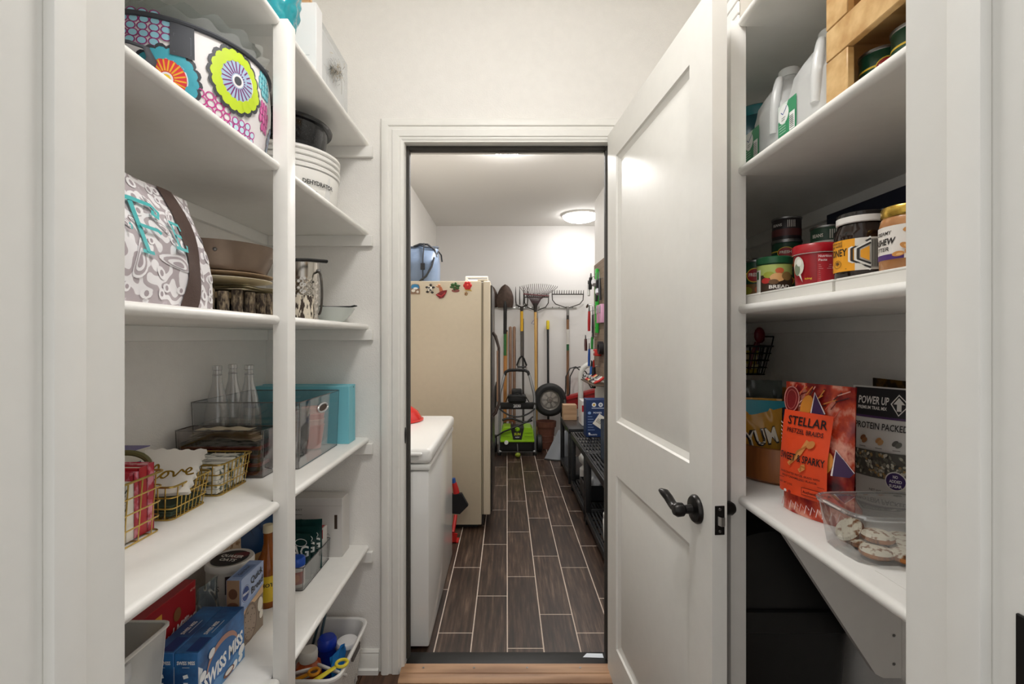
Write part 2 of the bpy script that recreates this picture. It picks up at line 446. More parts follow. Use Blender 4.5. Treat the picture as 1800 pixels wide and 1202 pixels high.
def lever(y, s):
    h = MB(); cx, cz = DW - .072, .905
    h.lathe([(0, 0), (.034, 0), (.034, .005), (.030, .010), (.020, .012), (.012, .014), (.010, .03), (.016, .036), (.017, .05), (.012, .058), (0, .06)], 26, (cx, y, cz), 'Y', 0) if s < 0 else \
        h.lathe([(0, 0), (.034, 0), (.034, -.005), (.030, -.010), (.020, -.012), (.012, -.014), (.010, -.03), (.016, -.036), (.017, -.05), (.012, -.058), (0, -.06)], 26, (cx, y, cz), 'Y', 0)
    yy = y + s * .046
    h.tube([(cx, yy, cz), (cx - .020, yy, cz - .001), (cx - .038, yy, cz + .003), (cx - .053, yy + s * .002, cz + .012), (cx - .068, yy + s * .005, cz + .019), (cx - .085, yy + s * .008, cz + .020)], [.013, .0125, .012, .012, .0125, .007], 12, flat=.75)
    o = h.build('lever_handle', BRONZE, door); o['label'] = 'dark bronze lever handle'
lever(0, -1); lever(DT, 1)
lp = MB().box(DW - .0005, DW + .0015, .006, .029, .872, .938, 0, .0008, 1).build('latch_plate', BRONZE, door)
MB().prism([(0, 0), (.011, .004), (.011, .012), (0, .012)], .895, .915, lambda u, v, w: (DW + .001 + u, .0115 + v, w)).build('latch_bolt', CHROME, lp)
for z in (.88, .93): MB().lathe([(0, .0015), (.0035, .0015), (.003, .0025), (0, .0027)], 10, (DW, .0175, z), 'X').build('screw', STEEL, lp)
for z in (.2, 1.05, 1.9):
    MB().cyl((-.004, DT + .003, 0), .006, z - .045, z + .045, 10).build('hinge', BRONZE, door)

# ceiling lamps ---------------------------------------------------
def ceiling_lamp(loc, r, power, label):
    t = thing('ceiling_lamp', label, 'ceiling lamp', loc)
    MB().lathe([(0, 0), (r, 0), (r, -.018), (r - .012, -.022)], 40).build('base_ring', plain('#e8e6e2', .4), t)
    MB().lathe([(r - .012, -.018)] + [((r - .012) * cos(a * pi / 16), -.02 - .065 * sin(a * pi / 16)) for a in range(1, 9)], 32).build('diffuser', glow('#fffcf9', power), t)
    return t
ceiling_lamp((.02, .80, CZ), .17, PANTRY_LAMP, 'round frosted lamp on the pantry ceiling')
ceiling_lamp((.0, 3.35, CZ), .19, ROOM_LAMP, 'round lit lamp on the utility room ceiling above the freezer')
ceiling_lamp((.84, 5.38, CZ), .21, WALL_LAMP, 'round lit lamp on the ceiling beside the garden tool wall')

# ------------------------------------------------------------------ shelving
TH = .022
def shelf(side, ze, label, notch=True):
    """bullnose board whose nose centre is at ze, with wall cleats"""
    s = -1 if side == 'L' else 1
    xe, xw = (.55, -XL) if side == 'L' else (.56, XR)
    t = thing('wall_shelf', label, 'shelf', (0, 0, 0), group=None)
    def prof(x0): return [(xw - .001, ze - TH / 2), (x0 + TH / 2, ze - TH / 2)] + [(x0 + TH / 2 - TH / 2 * sin(a), ze - TH / 2 * cos(a)) for a in [pi * i / 8 for i in range(1, 8)]] + [(x0 + TH / 2, ze + TH / 2), (xw - .001, ze + TH / 2)]
    mb = MB(); f = lambda u, v, w: (s * u, w, v)
    mb.prism(prof(xe), YF + .001, 1.139, f)
    mb.prism([(xw - .001, ze - TH / 2), (xe + .022, ze - TH / 2), (xe + .022, ze + TH / 2), (xw - .001, ze + TH / 2)], 1.139, 1.184, f)
    mb.prism(prof(xe), 1.184, YB - .001, f)
    mb.build('board', SHELF, t, 35)
    zc = ze - TH / 2
    MB().box(min(s * xw, s * (xw - .018)), max(s * xw, s * (xw - .018)), YF + .002, YB - .001, zc - .042, zc, 0, .0015, 1).build('cleat', SHELF, t)
    MB().box(min(s * (xw - .018), s * (xe - .018)), max(s * (xw - .018), s * (xe - .018)), YB - .019, YB - .001, zc - .042, zc, 0, .0015, 1).build('cleat', SHELF, t)
    return t
ZL = [2.10, 1.747, 1.374, .923, .494]; ZR = [2.095, 1.735, 1.40, .936]
ln = ['highest white shelf, above the round floral tote', 'white shelf carrying the round floral tote', 'white shelf carrying the grey monogram tote', 'white shelf carrying the gold wire baskets', 'low white shelf carrying the cocoa and baking mix boxes']
rn = ['highest white shelf, above the water jugs', 'white shelf carrying the water jugs and bamboo crate', 'white shelf carrying the jars and cans', 'white shelf carrying the snack pouches over the black bin']
for z, l in zip(ZL, ln): shelf('L', z, l)
for z, l in zip(ZR, rn): shelf('R', z, l)
TL_ = [z + TH / 2 + .0005 for z in ZL]; TR_ = [z + TH / 2 + .0005 for z in ZR]   # top surfaces
tag(MB().box(-.568, -.531, 1.1405, 1.1825, 0, 2.105, 0, .002, 2).build('shelf_post', SHELF), 'square white post in front of the tote shelves', 'post')
tag(MB().box(.543, .5805, 1.1405, 1.1825, 0, 2.10, 0, .002, 2).build('shelf_post', SHELF), 'square white post beside the open panelled door', 'post')
g = MB().prism([(.63, .924), (.905, .505), (.925, .495), (XR - .001, .495), (XR - .001, .882), (.95, .882), (.95, .924)], 1.155, 1.175, lambda u, v, w: (u, w, v)).build('shelf_bracket', SHELF)
tag(g, 'white triangular bracket under the snack shelf', 'bracket')
for z in (.53, .60): MB().lathe([(0, 0), (.004, 0), (0, .001)], 8, (.95, 1.1545, z), 'Y').build('screw', STEEL, g)

# ------------------------------------------------------------------ builders for goods
def carton(name, label, cat, loc, w, d, h, rz, body, group=None, bev=.0012):
    t = thing(name, label, cat, loc, rz, group)
    MB().box(-w / 2, w / 2, -d / 2, d / 2, 0, h, 0, bev, 1).build('carton_body', body, t)
    return t
def smoothstep(a, b, x):
    x = max(0, min(1, (x - a) / (b - a))); return x * x * (3 - 2 * x)
def pouch_surf(w, h, d, lean=0, crumple=0, seed=0, topw=1.0):
    rnd = random.Random(seed); ph = [rnd.uniform(0, 6) for _ in range(4)]
    def thick(u, v):
        a = max(0, 1 - (2 * u / w) ** 2) ** .45
        q = v / h
        b = (1 - smoothstep(.35, .97, q)) * .9 + .05
        return max(.0012, d / 2 * a * b)
    def front(u, v, e=0, sgn=-1):
        k = 1 + (topw - 1) * v / h
        c = crumple * (sin(u * 90 + ph[0]) * sin(v * 60 + ph[1]) + .5 * sin(u * 170 + v * 90 + ph[2]))
        return (u * k, sgn * (thick(u, v) + max(0, c) + e) + lean * v, v)
    return front
def pouch(name, label, cat, loc, rz, w, h, d, body, lean=0, crumple=.001, seed=0, group=None, seal=None, topw=1.0):
    t = thing(name, label, cat, loc, rz, group); f = pouch_surf(w, h, d, lean, crumple, seed, topw)
    mb = MB()
    mb.grid(lambda a, b: f(-w / 2 + w * a, h * b, 0, -1), 20, 24); mb.grid(lambda a, b: f(-w / 2 + w * a, h * b, 0, 1), 20, 24)
    n = len(mb.v) // 2
    k = 25
    mb.f += [tuple(i * k for i in range(21)) + tuple(n + i * k for i in range(20, -1, -1))]; mb.m += [0]
    mb.build('bag_body', body, t, 60)
    return t, (lambda u, v, e: f(u, v, e, -1))
def tin(name, label, loc, r, h, body, group=None, lid=STEEL, rz=0, cat='can'):
    t = thing(name, label, cat, loc, rz, group)
    MB().lathe([(0, .001), (r - .002, .001), (r - .001, .004), (r - .001, h - .004), (r - .002, h - .002), (0, h - .002)], 32).build('can_wall', body, t)
    MB().lathe([(0, h - .0035), (r - .006, h - .0035), (r - .003, h), (r + .0006, h), (r + .0006, h - .004), (r - .001, h - .005)], 32).build('lid', lid, t)
    MB().lathe([(r - .003, 0), (r + .0006, 0), (r + .0006, .003), (r - .001, .004)], 32).build('base_rim', lid, t)
    return t
def jar(name, label, cat, loc, prof, mat, group=None, rz=0, part='jar_body', n=32):
    t = thing(name, label, cat, loc, rz, group); MB().lathe(prof, n).build(part, mat, t); return t
def wire_basket(name, label, loc, rz, w, d, h, mat, flare=.012, nx=10, ny=7, nz=3, rw=.0016, group=None, cat='basket'):
    """w along x, d along y; wires in separate parts: rim, each hoop, upright set by upright"""
    t = thing(name, label, cat, loc, rz, group)
    def loop(z):
        k = flare * z / h; x, y = w / 2 - flare + k, d / 2 - flare + k; r = .012; P = []
        for cx, cy, a in ((x - r, y - r, 0), (-x + r, y - r, pi / 2), (-x + r, -y + r, pi), (x - r, -y + r, 1.5 * pi)):
            P += [(cx + r * cos(a + q * pi / 8), cy + r * sin(a + q * pi / 8), z) for q in range(5)]
        return P
    MB().tube(loop(h), rw * 1.5, 6, True, 0).build('rim_wire', mat, t)
    for i in range(nz): MB().tube(loop(rw + (h - rw) * (i / nz)), rw, 5, True).build('hoop_wire', mat, t)
    for i in range(nx):
        a = -1 + 2 * (i + .5) / nx; x1, x0 = a * (w / 2 - .008), a * (w / 2 - flare - .008)
        yb, yt = d / 2 - flare, d / 2
        MB().tube([(x1, -yt, h), (x0, -yb, rw), (x0, yb, rw), (x1, yt, h)], rw * .9, 5).build('upright_wire', mat, t)
    for i in range(ny):
        a = -1 + 2 * (i + .5) / ny; y1, y0 = a * (d / 2 - .008), a * (d / 2 - flare - .008)
        xb, xt = w / 2 - flare, w / 2
        MB().tube([(-xt, y1, h), (-xb, y0, rw), (xb, y0, rw), (xt, y1, h)], rw * .9, 5).build('upright_wire', mat, t)
    return t
def open_bin(name, label, loc, rz, w, d, h, mat, taper=.0, wall=.003, rim=0, cat='bin', group=None, r=.012, edge=None, parts=True):
    t = thing(name, label, cat, loc, rz, group)
    def loop(x, y, z, rr):
        P = []
        for cx, cy, a in ((x - rr, y - rr, 0), (-x + rr, y - rr, pi / 2), (-x + rr, -y + rr, pi), (x - rr, -y + rr, 1.5 * pi)):
            P += [(cx + rr * cos(a + q * pi / 8), cy + rr * sin(a + q * pi / 8), z) for q in range(5)]
        return P
    o0, o1 = loop(w / 2 - taper, d / 2 - taper, 0, r), loop(w / 2, d / 2, h, r)
    i1, i0 = loop(w / 2 - wall, d / 2 - wall, h, r), loop(w / 2 - taper - wall, d / 2 - taper - wall, wall, r)
    n = len(o0); mb = MB(); q = [(i, (i + 1) % n, (i + 1) % n + n, i + n) for i in range(n)]
    mb.add(o0 + o1, q); mb.add(o1 + i1, q); mb.add(i1 + i0, q); mb.add(i0, [tuple(range(n))]); mb.add(o0, [tuple(range(n))[::-1]])
    mb.build('tub', mat, t)
    if rim or edge:
        MB().tube(loop(w / 2 + rim / 2, d / 2 + rim / 2, h - .001, r + rim / 2), max(rim, .0016), 6, True).build('rim', edge or mat, t)
    if edge:
        MB().tube(loop(w / 2 - taper, d / 2 - taper, .0018, r), .0016, 6, True).build('foot_edge', edge, t)
        for sx in (-1, 1):
            for sy in (-1, 1):
                MB().tube([(sx * (w / 2 - taper - r * .3), sy * (d / 2 - taper - r * .3), .002), (sx * (w / 2 - r * .3), sy * (d / 2 - r * .3), h)], .0012, 5).build('corner_edge', edge, t)
    return t
def sheet_stack(name, label, cat, loc, rz, w, d, h, mat, n=6, group=None, wob=.002, part='sheet'):
    t = thing(name, label, cat, loc, rz, group)
    for i in range(n):
        z0 = h * i / n; e = random.uniform(-wob, wob)
        MB().box(-w / 2 + e, w / 2 + e, -d / 2 - e, d / 2 - e, z0, z0 + h / n * .93, 0, min(.0015, h / n * .3), 1).build(part, mat if not isinstance(mat, list) else mat[i % len(mat)], t)
    return t

# ================================================================== LEFT UNIT, highest shelf
zA = TL_[0]
vase = thing('glass_vase', 'teal bubble textured glass vase on the highest shelf', 'vase', (-.612, 1.235, zA))
def vs_(u, v):
    prof = [(0, 0), (.03, 0), (.045, .02), (.062, .07), (.066, .12), (.05, .17), (.035, .20), (.045, .23)]
    q = v * (len(prof) - 1); i = min(int(q), len(prof) - 2); f = q - i
    r = prof[i][0] * (1 - f) + prof[i + 1][0] * f; z = prof[i][1] * (1 - f) + prof[i + 1][1] * f
    r += .0035 * sin(2 * pi * u * 11 + 3 * sin(v * 18)) * sin(v * 34) * (1 if r > .02 else 0)
    return (r * cos(2 * pi * u), r * sin(2 * pi * u), z)
def tealglass():
    m, N, L, bb = mk('teal_glass'); bb.inputs['Base Color'].default_value = lin('#12a5b4'); bb.inputs['Roughness'].default_value = .08
    bb.inputs['Transmission Weight'].default_value = .35; bb.inputs['Coat Weight'].default_value = .6; return m
MB().grid(vs_, 72, 56, cu=True).build('vase_body', tealglass(), vase, 70)
wb = carton('storage_box', 'plain white box beside the teal vase', 'box', (-.635, 1.405, zA), .15, .045, .205, 0, plain('#e6e6e6', .45))
Print().line([(.035, .02), (.035, .05), (.055, .05)], .001, '#777777').build('box_mark', wb, face('front', .15, .045))
tag(MB().box(-.036, .036, -.012, .012, 0, .006, 0, .001).box(-.02, .02, -.012, .012, .0065, .03, 0, .003).build('wood_stand', wood('#a98258', '#cfae86', .5, 'X')), 'small pale wooden stand on the plain white box', 'stand').location = (-.605, 1.405, zA + .2055)
ab = thing('acrylic_box', 'clear acrylic display box with a grey and gold tree print', 'display box', (-.655, 1.567, zA), 90)
MB().box(-.125, .125, -.07, .09, .004, .198).build('backing_card', plain('#eeeeec', .5), ab)
MB().box(-.134, .134, -.079, .095, .001, .206, 0, .002, 1).build('acrylic_case', clear('#f4f6f8', .05), ab)
pr = Print(); rd = random.Random(3)
pr.line([(-.1, .012), (.1, .012), (.1, .185), (-.1, .185)], .0008, '#b9b9b9', True)
for i in range(150):
    a = rd.uniform(0, 2 * pi); r0 = abs(rd.gauss(0, .4)); cu, cv = .005 + .055 * r0 * cos(a), .105 + .05 * r0 * sin(a)
    pr.line([(cu, cv), (cu + rd.uniform(-.014, .014), cv + rd.uniform(-.012, .012)), (cu + rd.uniform(-.02, .02), cv + rd.uniform(-.02, .02))], .0016, rd.choice(['#6e6a64', '#b7a888', '#a9a9a9', '#c8b795']))
pr.line([(.0, .03), (.004, .06), (.0, .1)], .003, '#8d877c')
pr.build('tree_print', ab, lambda u, v, h: (u, -.07 - h, v))

# ---- second shelf: floral round tote, glass platters, pot, dehydrator
zB = TL_[1]
tj = thing('plastic_jug', 'white translucent plastic container beside the floral tote', 'container', (-.675, .715, zB))
MB().lathe([(0, 0), (.06, 0), (.068, .01), (.07, .18), (.066, .2), (.05, .21), (.05, .235), (0, .237)], 28).build('container_body', plain('#e4e3df', .35), tj)
BR, BH = .185, .212
tote = thing('floral_tote', 'round white insulated tote printed with bright scalloped flowers', 'tote bag', (-.77, 1.11, zB))
def tote_f(u, v, h=0):          # u metres along the wall measured from the corridor/camera side, v height
    a = -pi / 2 + .6 + u / BR; q = v / BH
    r = BR - .014 * (1 - q) + .010 * sin(pi * q) + .0022 * sin(a * 9 + q * 5) * sin(pi * q) + h
    return (r * cos(a), r * sin(a), v)
mb = MB(); CIRC = 2 * pi * BR
mb.grid(lambda a, b_: tote_f(a * CIRC, b_ * BH), 96, 20, cu=True)
mb.lathe([(0, 0), (BR - .014, 0)], 48); mb.lathe([(BR - .004, BH), (BR - .02, BH - .004), (0, BH - .008)], 48)
mb.build('bag_body', plain('#e6e3e4', .5, bump=.25, bscale=40), tote, 60)
NAVY = plain('#3c3f46', .7)
MB().tube([tote_f(CIRC * i / 64, BH + .0, .002) for i in range(64)], .0055, 8, True).build('trim_band', NAVY, tote)
pr = Print(.001)
def flower(cu, cv, ru, rv, petals, outer, mid, inner, core, line, nray=22):
    n = petals
    for ring_, col_, s in ((1.0, outer, .19), (.86, mid, .2)):
        if col_:
            for i in range(n):
                a = 2 * pi * i / n; pr.ell(cu + ru * ring_ * .92 * cos(a), cv + rv * ring_ * .92 * sin(a), ru * s, rv * s, col_, 10)
            pr.h -= pr.STEP * (n - 1)
            pr.ell(cu, cv, ru * ring_ * .95, rv * ring_ * .95, col_, 28)
    pr.ell(cu, cv, ru * .66, rv * .66, '#efe9ee', 28); pr.ell(cu, cv, ru * .62, rv * .62, inner, 28)
    for i in range(nray):
        a = 2 * pi * i / nray; pr.line([(cu + ru * .24 * cos(a), cv + rv * .24 * sin(a)), (cu + ru * .6 * cos(a), cv + rv * .6 * sin(a))], .0028, line)
        pr.h -= pr.STEP
    pr.h += pr.STEP
    pr.ell(cu, cv, ru * .21, rv * .21, '#f3eef2', 16); pr.ell(cu, cv, ru * .14, rv * .14, core, 16)
def scales(cu, cv, ru, rv, fill, line, rows=5, clip=None):
    for j in range(rows):
        vv = cv + rv * (1 - 2 * (j + .5) / rows); half = ru * sqrt(max(0, 1 - ((vv - cv) / rv) ** 2)); n = max(1, int(half / (ru / rows) + .5))
        for i in range(n):
            uu = cu + (half * (2 * (i + .5) / n - 1) if n > 1 else 0) + (ru / rows * .3 if j % 2 else 0)
            if fill: pr.ell(uu, vv, ru / rows * .85, rv / rows * 1.05, fill, 12); pr.h -= pr.STEP * .9
            pr.ring(uu, vv, ru / rows * .85, rv / rows * 1.05, .0024, line, 14); pr.h -= pr.STEP * .9
def bloom(fn, *args):
    global pr
    pr = Print(.001); fn(*args); pr.build('flower_print', tote, tote_f)
bloom(flower, .108, .138, .058, .068, 18, '#3c3f46', '#c3dc2b', '#a9c3dd', '#4a4d55', '#7d2e74')
bloom(flower, -.022, .092, .055, .062, 18, '#3c3f46', '#45a9bd', '#e43a3f', '#f7d13c', '#f2b632')
for a_ in ((-.062, .188, .05, .036, '#8fc6d8', '#8c2f6e', 5), (.052, .052, .046, .036, None, '#c3398c', 5), (.126, .026, .042, .034, '#bfe0ea', '#b53a92', 5), (.20, .10, .03, .035, '#d76aa6', '#a5307a', 4), (.2, .175, .028, .03, '#8ed0d8', '#3aa0b0', 4), (.28, .06, .04, .04, '#8fc6d8', '#8c2f6e', 5), (-.2, .09, .05, .05, '#d76aa6', '#8c2f6e', 5)): bloom(scales, *a_)
pr = Print(.004); pr.rect(-.016, .14, .024, .213, '#41444b'); pr.line([(-.01, .147), (.018, .147), (.018, .185), (-.01, .185), (-.01, .147), (.018, .185)], .0012, '#5d616a'); pr.build('handle_patch', tote, tote_f, .7)
MB().tube([tote_f(-.13, .16, .004), tote_f(-.125, .155, .012), tote_f(-.11, .148, .016), tote_f(-.075, .144, .016), tote_f(-.05, .138, .014), tote_f(-.042, .118, .014), tote_f(-.05, .09, .014)], .010, 8, flat=.35).build('strap', NAVY, tote)
plat = None
for k, (dx, dy, dz, rr, lab) in enumerate([(-.0, .0, .009, .172, 'clear scalloped glass platter lying on the floral tote'), (.012, .02, .034, .165, 'clear scalloped glass platter on top of the other platter')]):
    t = thing('glass_platter', lab, 'platter', (-.77 + dx, 1.11 + dy, zB + BH + dz))
    MB().grid(lambda a, b_: ((rr * b_ * (1 + .035 * b_ ** 4 * cos(18 * 2 * pi * a))) * cos(2 * pi * a), (rr * b_ * (1 + .035 * b_ ** 4 * cos(18 * 2 * pi * a))) * sin(2 * pi * a), .022 * b_ ** 3 + .004 * b_ ** 6 * cos(18 * 2 * pi * a)), 108, 12, cu=True).build('dish', clear('#e9f0ee', .16, .04, .12), t, 70)
dh = thing('food_dehydrator', 'white round food dehydrator with stacked rims', 'dehydrator', (-.765, 1.64, zB))
MB().lathe([(0, .004), (.15, .004), (.158, .012), (.168, .118), (.168, .122)], 48).build('base_unit', plain('#e9e8e4', .35), dh)
z = .122
for k in range(3):
    MB().lathe([(.160, z), (.172, z + .004), (.173, z + .012), (.166, z + .018), (.165, z + .02)], 48).build('tray_ring', plain('#e9e8e4', .35), dh); z += .02
MB().lathe([(.166, z), (.174, z + .003), (.174, z + .01), (.16, z + .017), (.08, z + .02), (0, z + .02)], 48).build('lid', plain('#efeeea', .35), dh); z += .02
pr = Print(); pr.poly([(-.075, .02), (.13, .02), (.13, .112), (-.03, .112)], '#cfcfcd'); pr.line([(-.078, .02), (-.033, .112)], .002, '#f6f6f6')
pr.text('DEHYDRATOR', .085, .072, .02, '#3a3a3a', .12, bold=.03); pr.ell(.07, .048, .005, .005, '#555555', 10); pr.line([(.06, .035), (.08, .04)], .001, '#777777')
pr.build('name_plate', dh, drum(.1685, 0, -pi / 2 + .55))
pot = thing('roasting_pot', 'black speckled enamel pot on the dehydrator', 'pot', (-.755, 1.60, zB + .2035))
ENAM = two('#0c0d10', '#c9cdd2', 700, .66, .72, .15)
MB().lathe([(0, 0), (.115, 0), (.128, .012), (.138, .075), (.136, .075), (.125, .014), (0, .004)], 48).build('pot_body', ENAM, pot)
MB().lathe([(.138, .070), (.15, .072), (.152, .078), (.15, .083), (.146, .087), (.138, .0905), (.11, .098), (0, .10)], 48).build('lid', plain('#141518', .12), pot)

# ---- third shelf: monogram tote, pan, plates, bark riser, lantern, candle, bowl
zC = TL_[2]
W_, H_, D_ = .40, .222, .17
mt = thing('monogram_tote', 'grey and white paisley tote with teal monogram and brown straps', 'tote bag', (-.675, .765, zC), 90)
def mt_f(u, v, h=0, s=-1):
    q = v / H_; a = max(0, 1 - (2 * u / W_) ** 4) ** .5
    y = (D_ / 2 * (1 - .62 * q ** 1.6) * (.75 + .25 * a) + .012 * sin(pi * q) * a + .0025 * sin(u * 60 + q * 7)) + h
    x = u * (1 - .05 * q) + (.012 * (1 - q) if u > 0 else -.012 * (1 - q)) * abs(2 * u / W_)
    return (x, s * y, v)
def swirl(a, b2, scale, bands):
    m, N, L, bb = mk('swirl_cloth'); t = noise(N, L, scale, 1.2)
    mu = N.new('ShaderNodeMath'); mu.operation = 'MULTIPLY'; mu.inputs[1].default_value = bands; L.new(t.outputs[0], mu.inputs[0])
    fr = N.new('ShaderNodeMath'); fr.operation = 'FRACT'; L.new(mu.outputs[0], fr.inputs[0])
    r = ramp(N, L, fr.outputs[0], [(.42, a), (.46, b2), (.94, b2), (.98, a)])
    L.new(r.outputs[0], bb.inputs['Base Color']); bb.inputs['Roughness'].default_value = .8; return m
mb = MB(); mb.grid(lambda a, b_: mt_f(W_ * (a - .5), H_ * b_), 40, 24); mb.grid(lambda a, b_: mt_f(W_ * (a - .5), H_ * b_, 0, 1), 40, 24)
for sx in (-.5, .5):
    mb.grid(lambda a, b_: tuple(Vector(mt_f(W_ * sx, H_ * b_)).lerp(Vector(mt_f(W_ * sx, H_ * b_, 0, 1)), a) + Vector((-.012 * sx * 2 * sin(pi * a) * b_, 0, 0))), 8, 24)
mb.grid(lambda a, b_: tuple(Vector(mt_f(W_ * (a - .5), H_)).lerp(Vector(mt_f(W_ * (a - .5), H_, 0, 1)), b_) + Vector((0, 0, -.006 * sin(pi * b_)))), 40, 6, 1)
mb.grid(lambda a, b_: tuple(Vector(mt_f(W_ * (a - .5), 0)).lerp(Vector(mt_f(W_ * (a - .5), 0, 0, 1)), b_)), 10, 4)
mb.build('bag_body', [swirl('#b3a9ad', '#eceaec', 21, 5.0), plain('#b6ab98', .8, var=.2, vscale=60)], mt, 60)
pr = Print(.0012); rd = random.Random(11); WHT = '#eeecee'
def paisley(cu, cv, s, rot):
    def pt(t, k=1):
        a = 2 * pi * t; x = s * k * cos(a) * .55 + .35 * s * k * (sin(a / 2) ** 6); y = s * k * sin(a) * .8
        y += .5 * s * k * (1 if sin(a) > 0 else 0) * sin(a) ** 4
        return (cu + x * cos(rot) - y * sin(rot), cv + x * sin(rot) + y * cos(rot))
    for k, c in ((1.0, WHT), (.8, '#b3a9ad'), (.58, WHT), (.34, '#a79ca1')):
        pr.poly([pt(i / 22, k) for i in range(22)], c); 
spots = []
for i in range(400):
    s = rd.choice([.034, .028, .022, .016]) if i < 200 else rd.uniform(.006, .011)
    cu, cv = rd.uniform(-.185, .185), rd.uniform(.01, .212)
    if cv + s * 1.25 > .219 or cv - s < .002 or abs(cu) + s > .196: continue
    if any((cu - a) ** 2 + (cv - b_) ** 2 < (s + q) ** 2 * 1.05 for a, b_, q in spots): continue
    spots.append((cu, cv, s)); pr.h = .0012
    if s > .012: paisley(cu, cv, s, rd.uniform(0, 6))
    else: pr.ell(cu, cv, s, s * 1.3, WHT, 10, rd.uniform(0, 3)); pr.ell(cu, cv, s * .5, s * .6, '#a79ca1', 8)
pr.h = .003
pr.build('paisley_print', mt, mt_f, .75)
pr = Print(.0055); pr.STEP = .0004; T_ = '#3fb0b2'
def blockF(u0, v0, w, h, c):
    pr.line([(u0 - w * .1, v0), (u0 + w * .4, v0)], .006, c); pr.line([(u0 + w * .15, v0), (u0 + w * .05, v0 + h)], .010, c)
    pr.line([(u0 - w * .35, v0 + h * .96), (u0 + w * .1, v0 + h), (u0 + w * .75, v0 + h * .97), (u0 + w * .95, v0 + h * .86), (u0 + w * .85, v0 + h * .74), (u0 + w * .68, v0 + h * .8), (u0 + w * .76, v0 + h * .87)], .007, c)
    pr.line([(u0 + w * .1, v0 + h * .5), (u0 + w * .7, v0 + h * .48), (u0 + w * .8, v0 + h * .42)], .006, c)
blockF(-.005, .085, .058, .088, T_)
for seg in ([(.078, .105), (.076, .15)], [(.068, .105), (.1, .104), (.102, .114)], [(.077, .128), (.094, .128)], [(.068, .15), (.098, .15), (.099, .14)]): pr.line(seg, .006, T_)
pr.line([(-.03, .115), (-.028, .122), (-.033, .124)], .004, T_)
pr.build('monogram', mt, mt_f, .6).__setitem__('label', 'teal embroidered monogram')
BRN = plain('#4c3a33', .8, bump=.4, bscale=400)
for s in (-1, 1):
    for u0 in (-.13, .10):
        mb = MB(); P = [(u0 + .05 * sin(q * 1.9) - .03 * q, q * H_) for q in [i / 16 for i in range(17)]]
        mb.grid(lambda a, b_: mt_f(*(lambda c: (c[0] + (a - .5) * .042, c[1]))(P[min(16, int(b_ * 16 + .5))]), .003, s), 4, 16)
        mb.build('strap', BRN, mt, 60)
PANX, PANY = -.775, 1.27
ris = thing('bark_riser', 'riser made of short bark covered logs', 'riser', (PANX, PANY, zC), group=None)
BARK = two('#3a3029', '#8a7a63', 160, .42, .62, .9, (1, 1, .35), 6, .7, 0, '#b8ae98')
lg = None
for i in range(26):
    a = 2 * pi * i / 26
    if lg is None:
        lg = MB().lathe([(0, 0), (.0125, .0005), (.0138, .008), (.0130, .022), (.0139, .036), (.0128, .05), (.0136, .06), (.0118, .064), (0, .0645)], 10).build('log', BARK, ris); o = lg
    else: o = lg.copy(); C.objects.link(o); o.scale = (1, 1, random.uniform(.94, 1.04))
    o.location = (.128 * cos(a), .128 * sin(a), 0)
MB().cyl((0, 0, 0), .115, .045, .060, 32).build('top_disc', wood('#8f7350', '#b79a70', .6, 'X'), ris)
nap = thing('folded_napkins', 'cream cloth napkins folded between plate and bark riser', 'napkins', (PANX, PANY, zC + .067))
for k in range(2):
    MB().grid(lambda a, b_: ((a - .5) * .25 + .01 * k, (b_ - .5) * .22, .006 * k + .004 * (1 + sin(a * 9 + k) * sin(b_ * 7))), 20, 20).grid(lambda a, b_: ((a - .5) * .25 + .01 * k, (b_ - .5) * .22, .006 * k), 20, 20).build('napkin', plain('#d8ceb0', .85), nap)
for k, (rr, c, lab) in enumerate([(.128, '#d8cfbc', 'cream plate on the folded napkins'), (.132, '#b79d80', 'tan plate under the copper frying pan')]):
    t = thing('plate', lab, 'plate', (PANX, PANY, zC + .0875 + .0125 * k))
    MB().lathe([(0, 0), (.07, 0), (.09, .004), (rr, .0105), (rr, .012), (.09, .007), (.07, .003), (0, .003)], 40).build('dish', plain(c, .35), t)
pan = thing('frying_pan', 'copper brown frying pan stacked on the plates', 'pan', (PANX, PANY, zC + .1125))
MB().lathe([(0, 0), (.098, 0), (.112, .006), (.14, .07), (.142, .074), (.139, .074), (.109, .009), (.097, .004), (0, .004)], 48).build('pan_body', plain('#8d7b6c', .3, .45, var=.08), pan)
MB().tube([(.08, .115, .055), (.11, .15, .068), (.15, .2, .076), (.19, .255, .08)], [.010, .009, .009, .010], 8, flat=.6).build('handle', BLACK, pan)
for x, y in ((-.052, -.122), (.06, -.118)): MB().ball((x, y, .05), .005).build('rivet', STEEL, pan)
lan = thing('metal_canister', 'hammered silver canister with a hanging bail handle', 'canister', (-.70, 1.60, zC))
def hm(u, v):
    r = .056 + .003 * v + .0016 * cos(2 * pi * u * 18) * cos(v * 2 * pi * 9) * (1 if v < .72 else 0)
    return (r * cos(2 * pi * u), r * sin(2 * pi * u), v * .198)
MB().grid(hm, 90, 60, cu=True).lathe([(0, .002), (.055, .001)], 36).lathe([(.059, .198), (.061, .2), (.057, .2), (.054, .19), (.053, .01), (0, .01)], 36).build('canister_body', plain('#b9b4ac', .18, .95), lan, 70)
MB().tube([(.059, -.004, .17), (.066, -.01, .165)] + [(.066 + .018 * sin(a), -.012 - .02 * sin(a), .165 - .14 * (1 - cos(a)) / 2) for a in [pi * i / 12 for i in range(1, 13)]], .004, 8).build('bail_handle', plain('#4f4a44', .4, .6), lan)
MB().ball((.061, -.002, .172), .007).build('rivet', STEEL, lan)
can_ = thing('birch_candle', 'birch bark wrapped candle beside the white bowl', 'candle', (-.635, 1.46, zC))
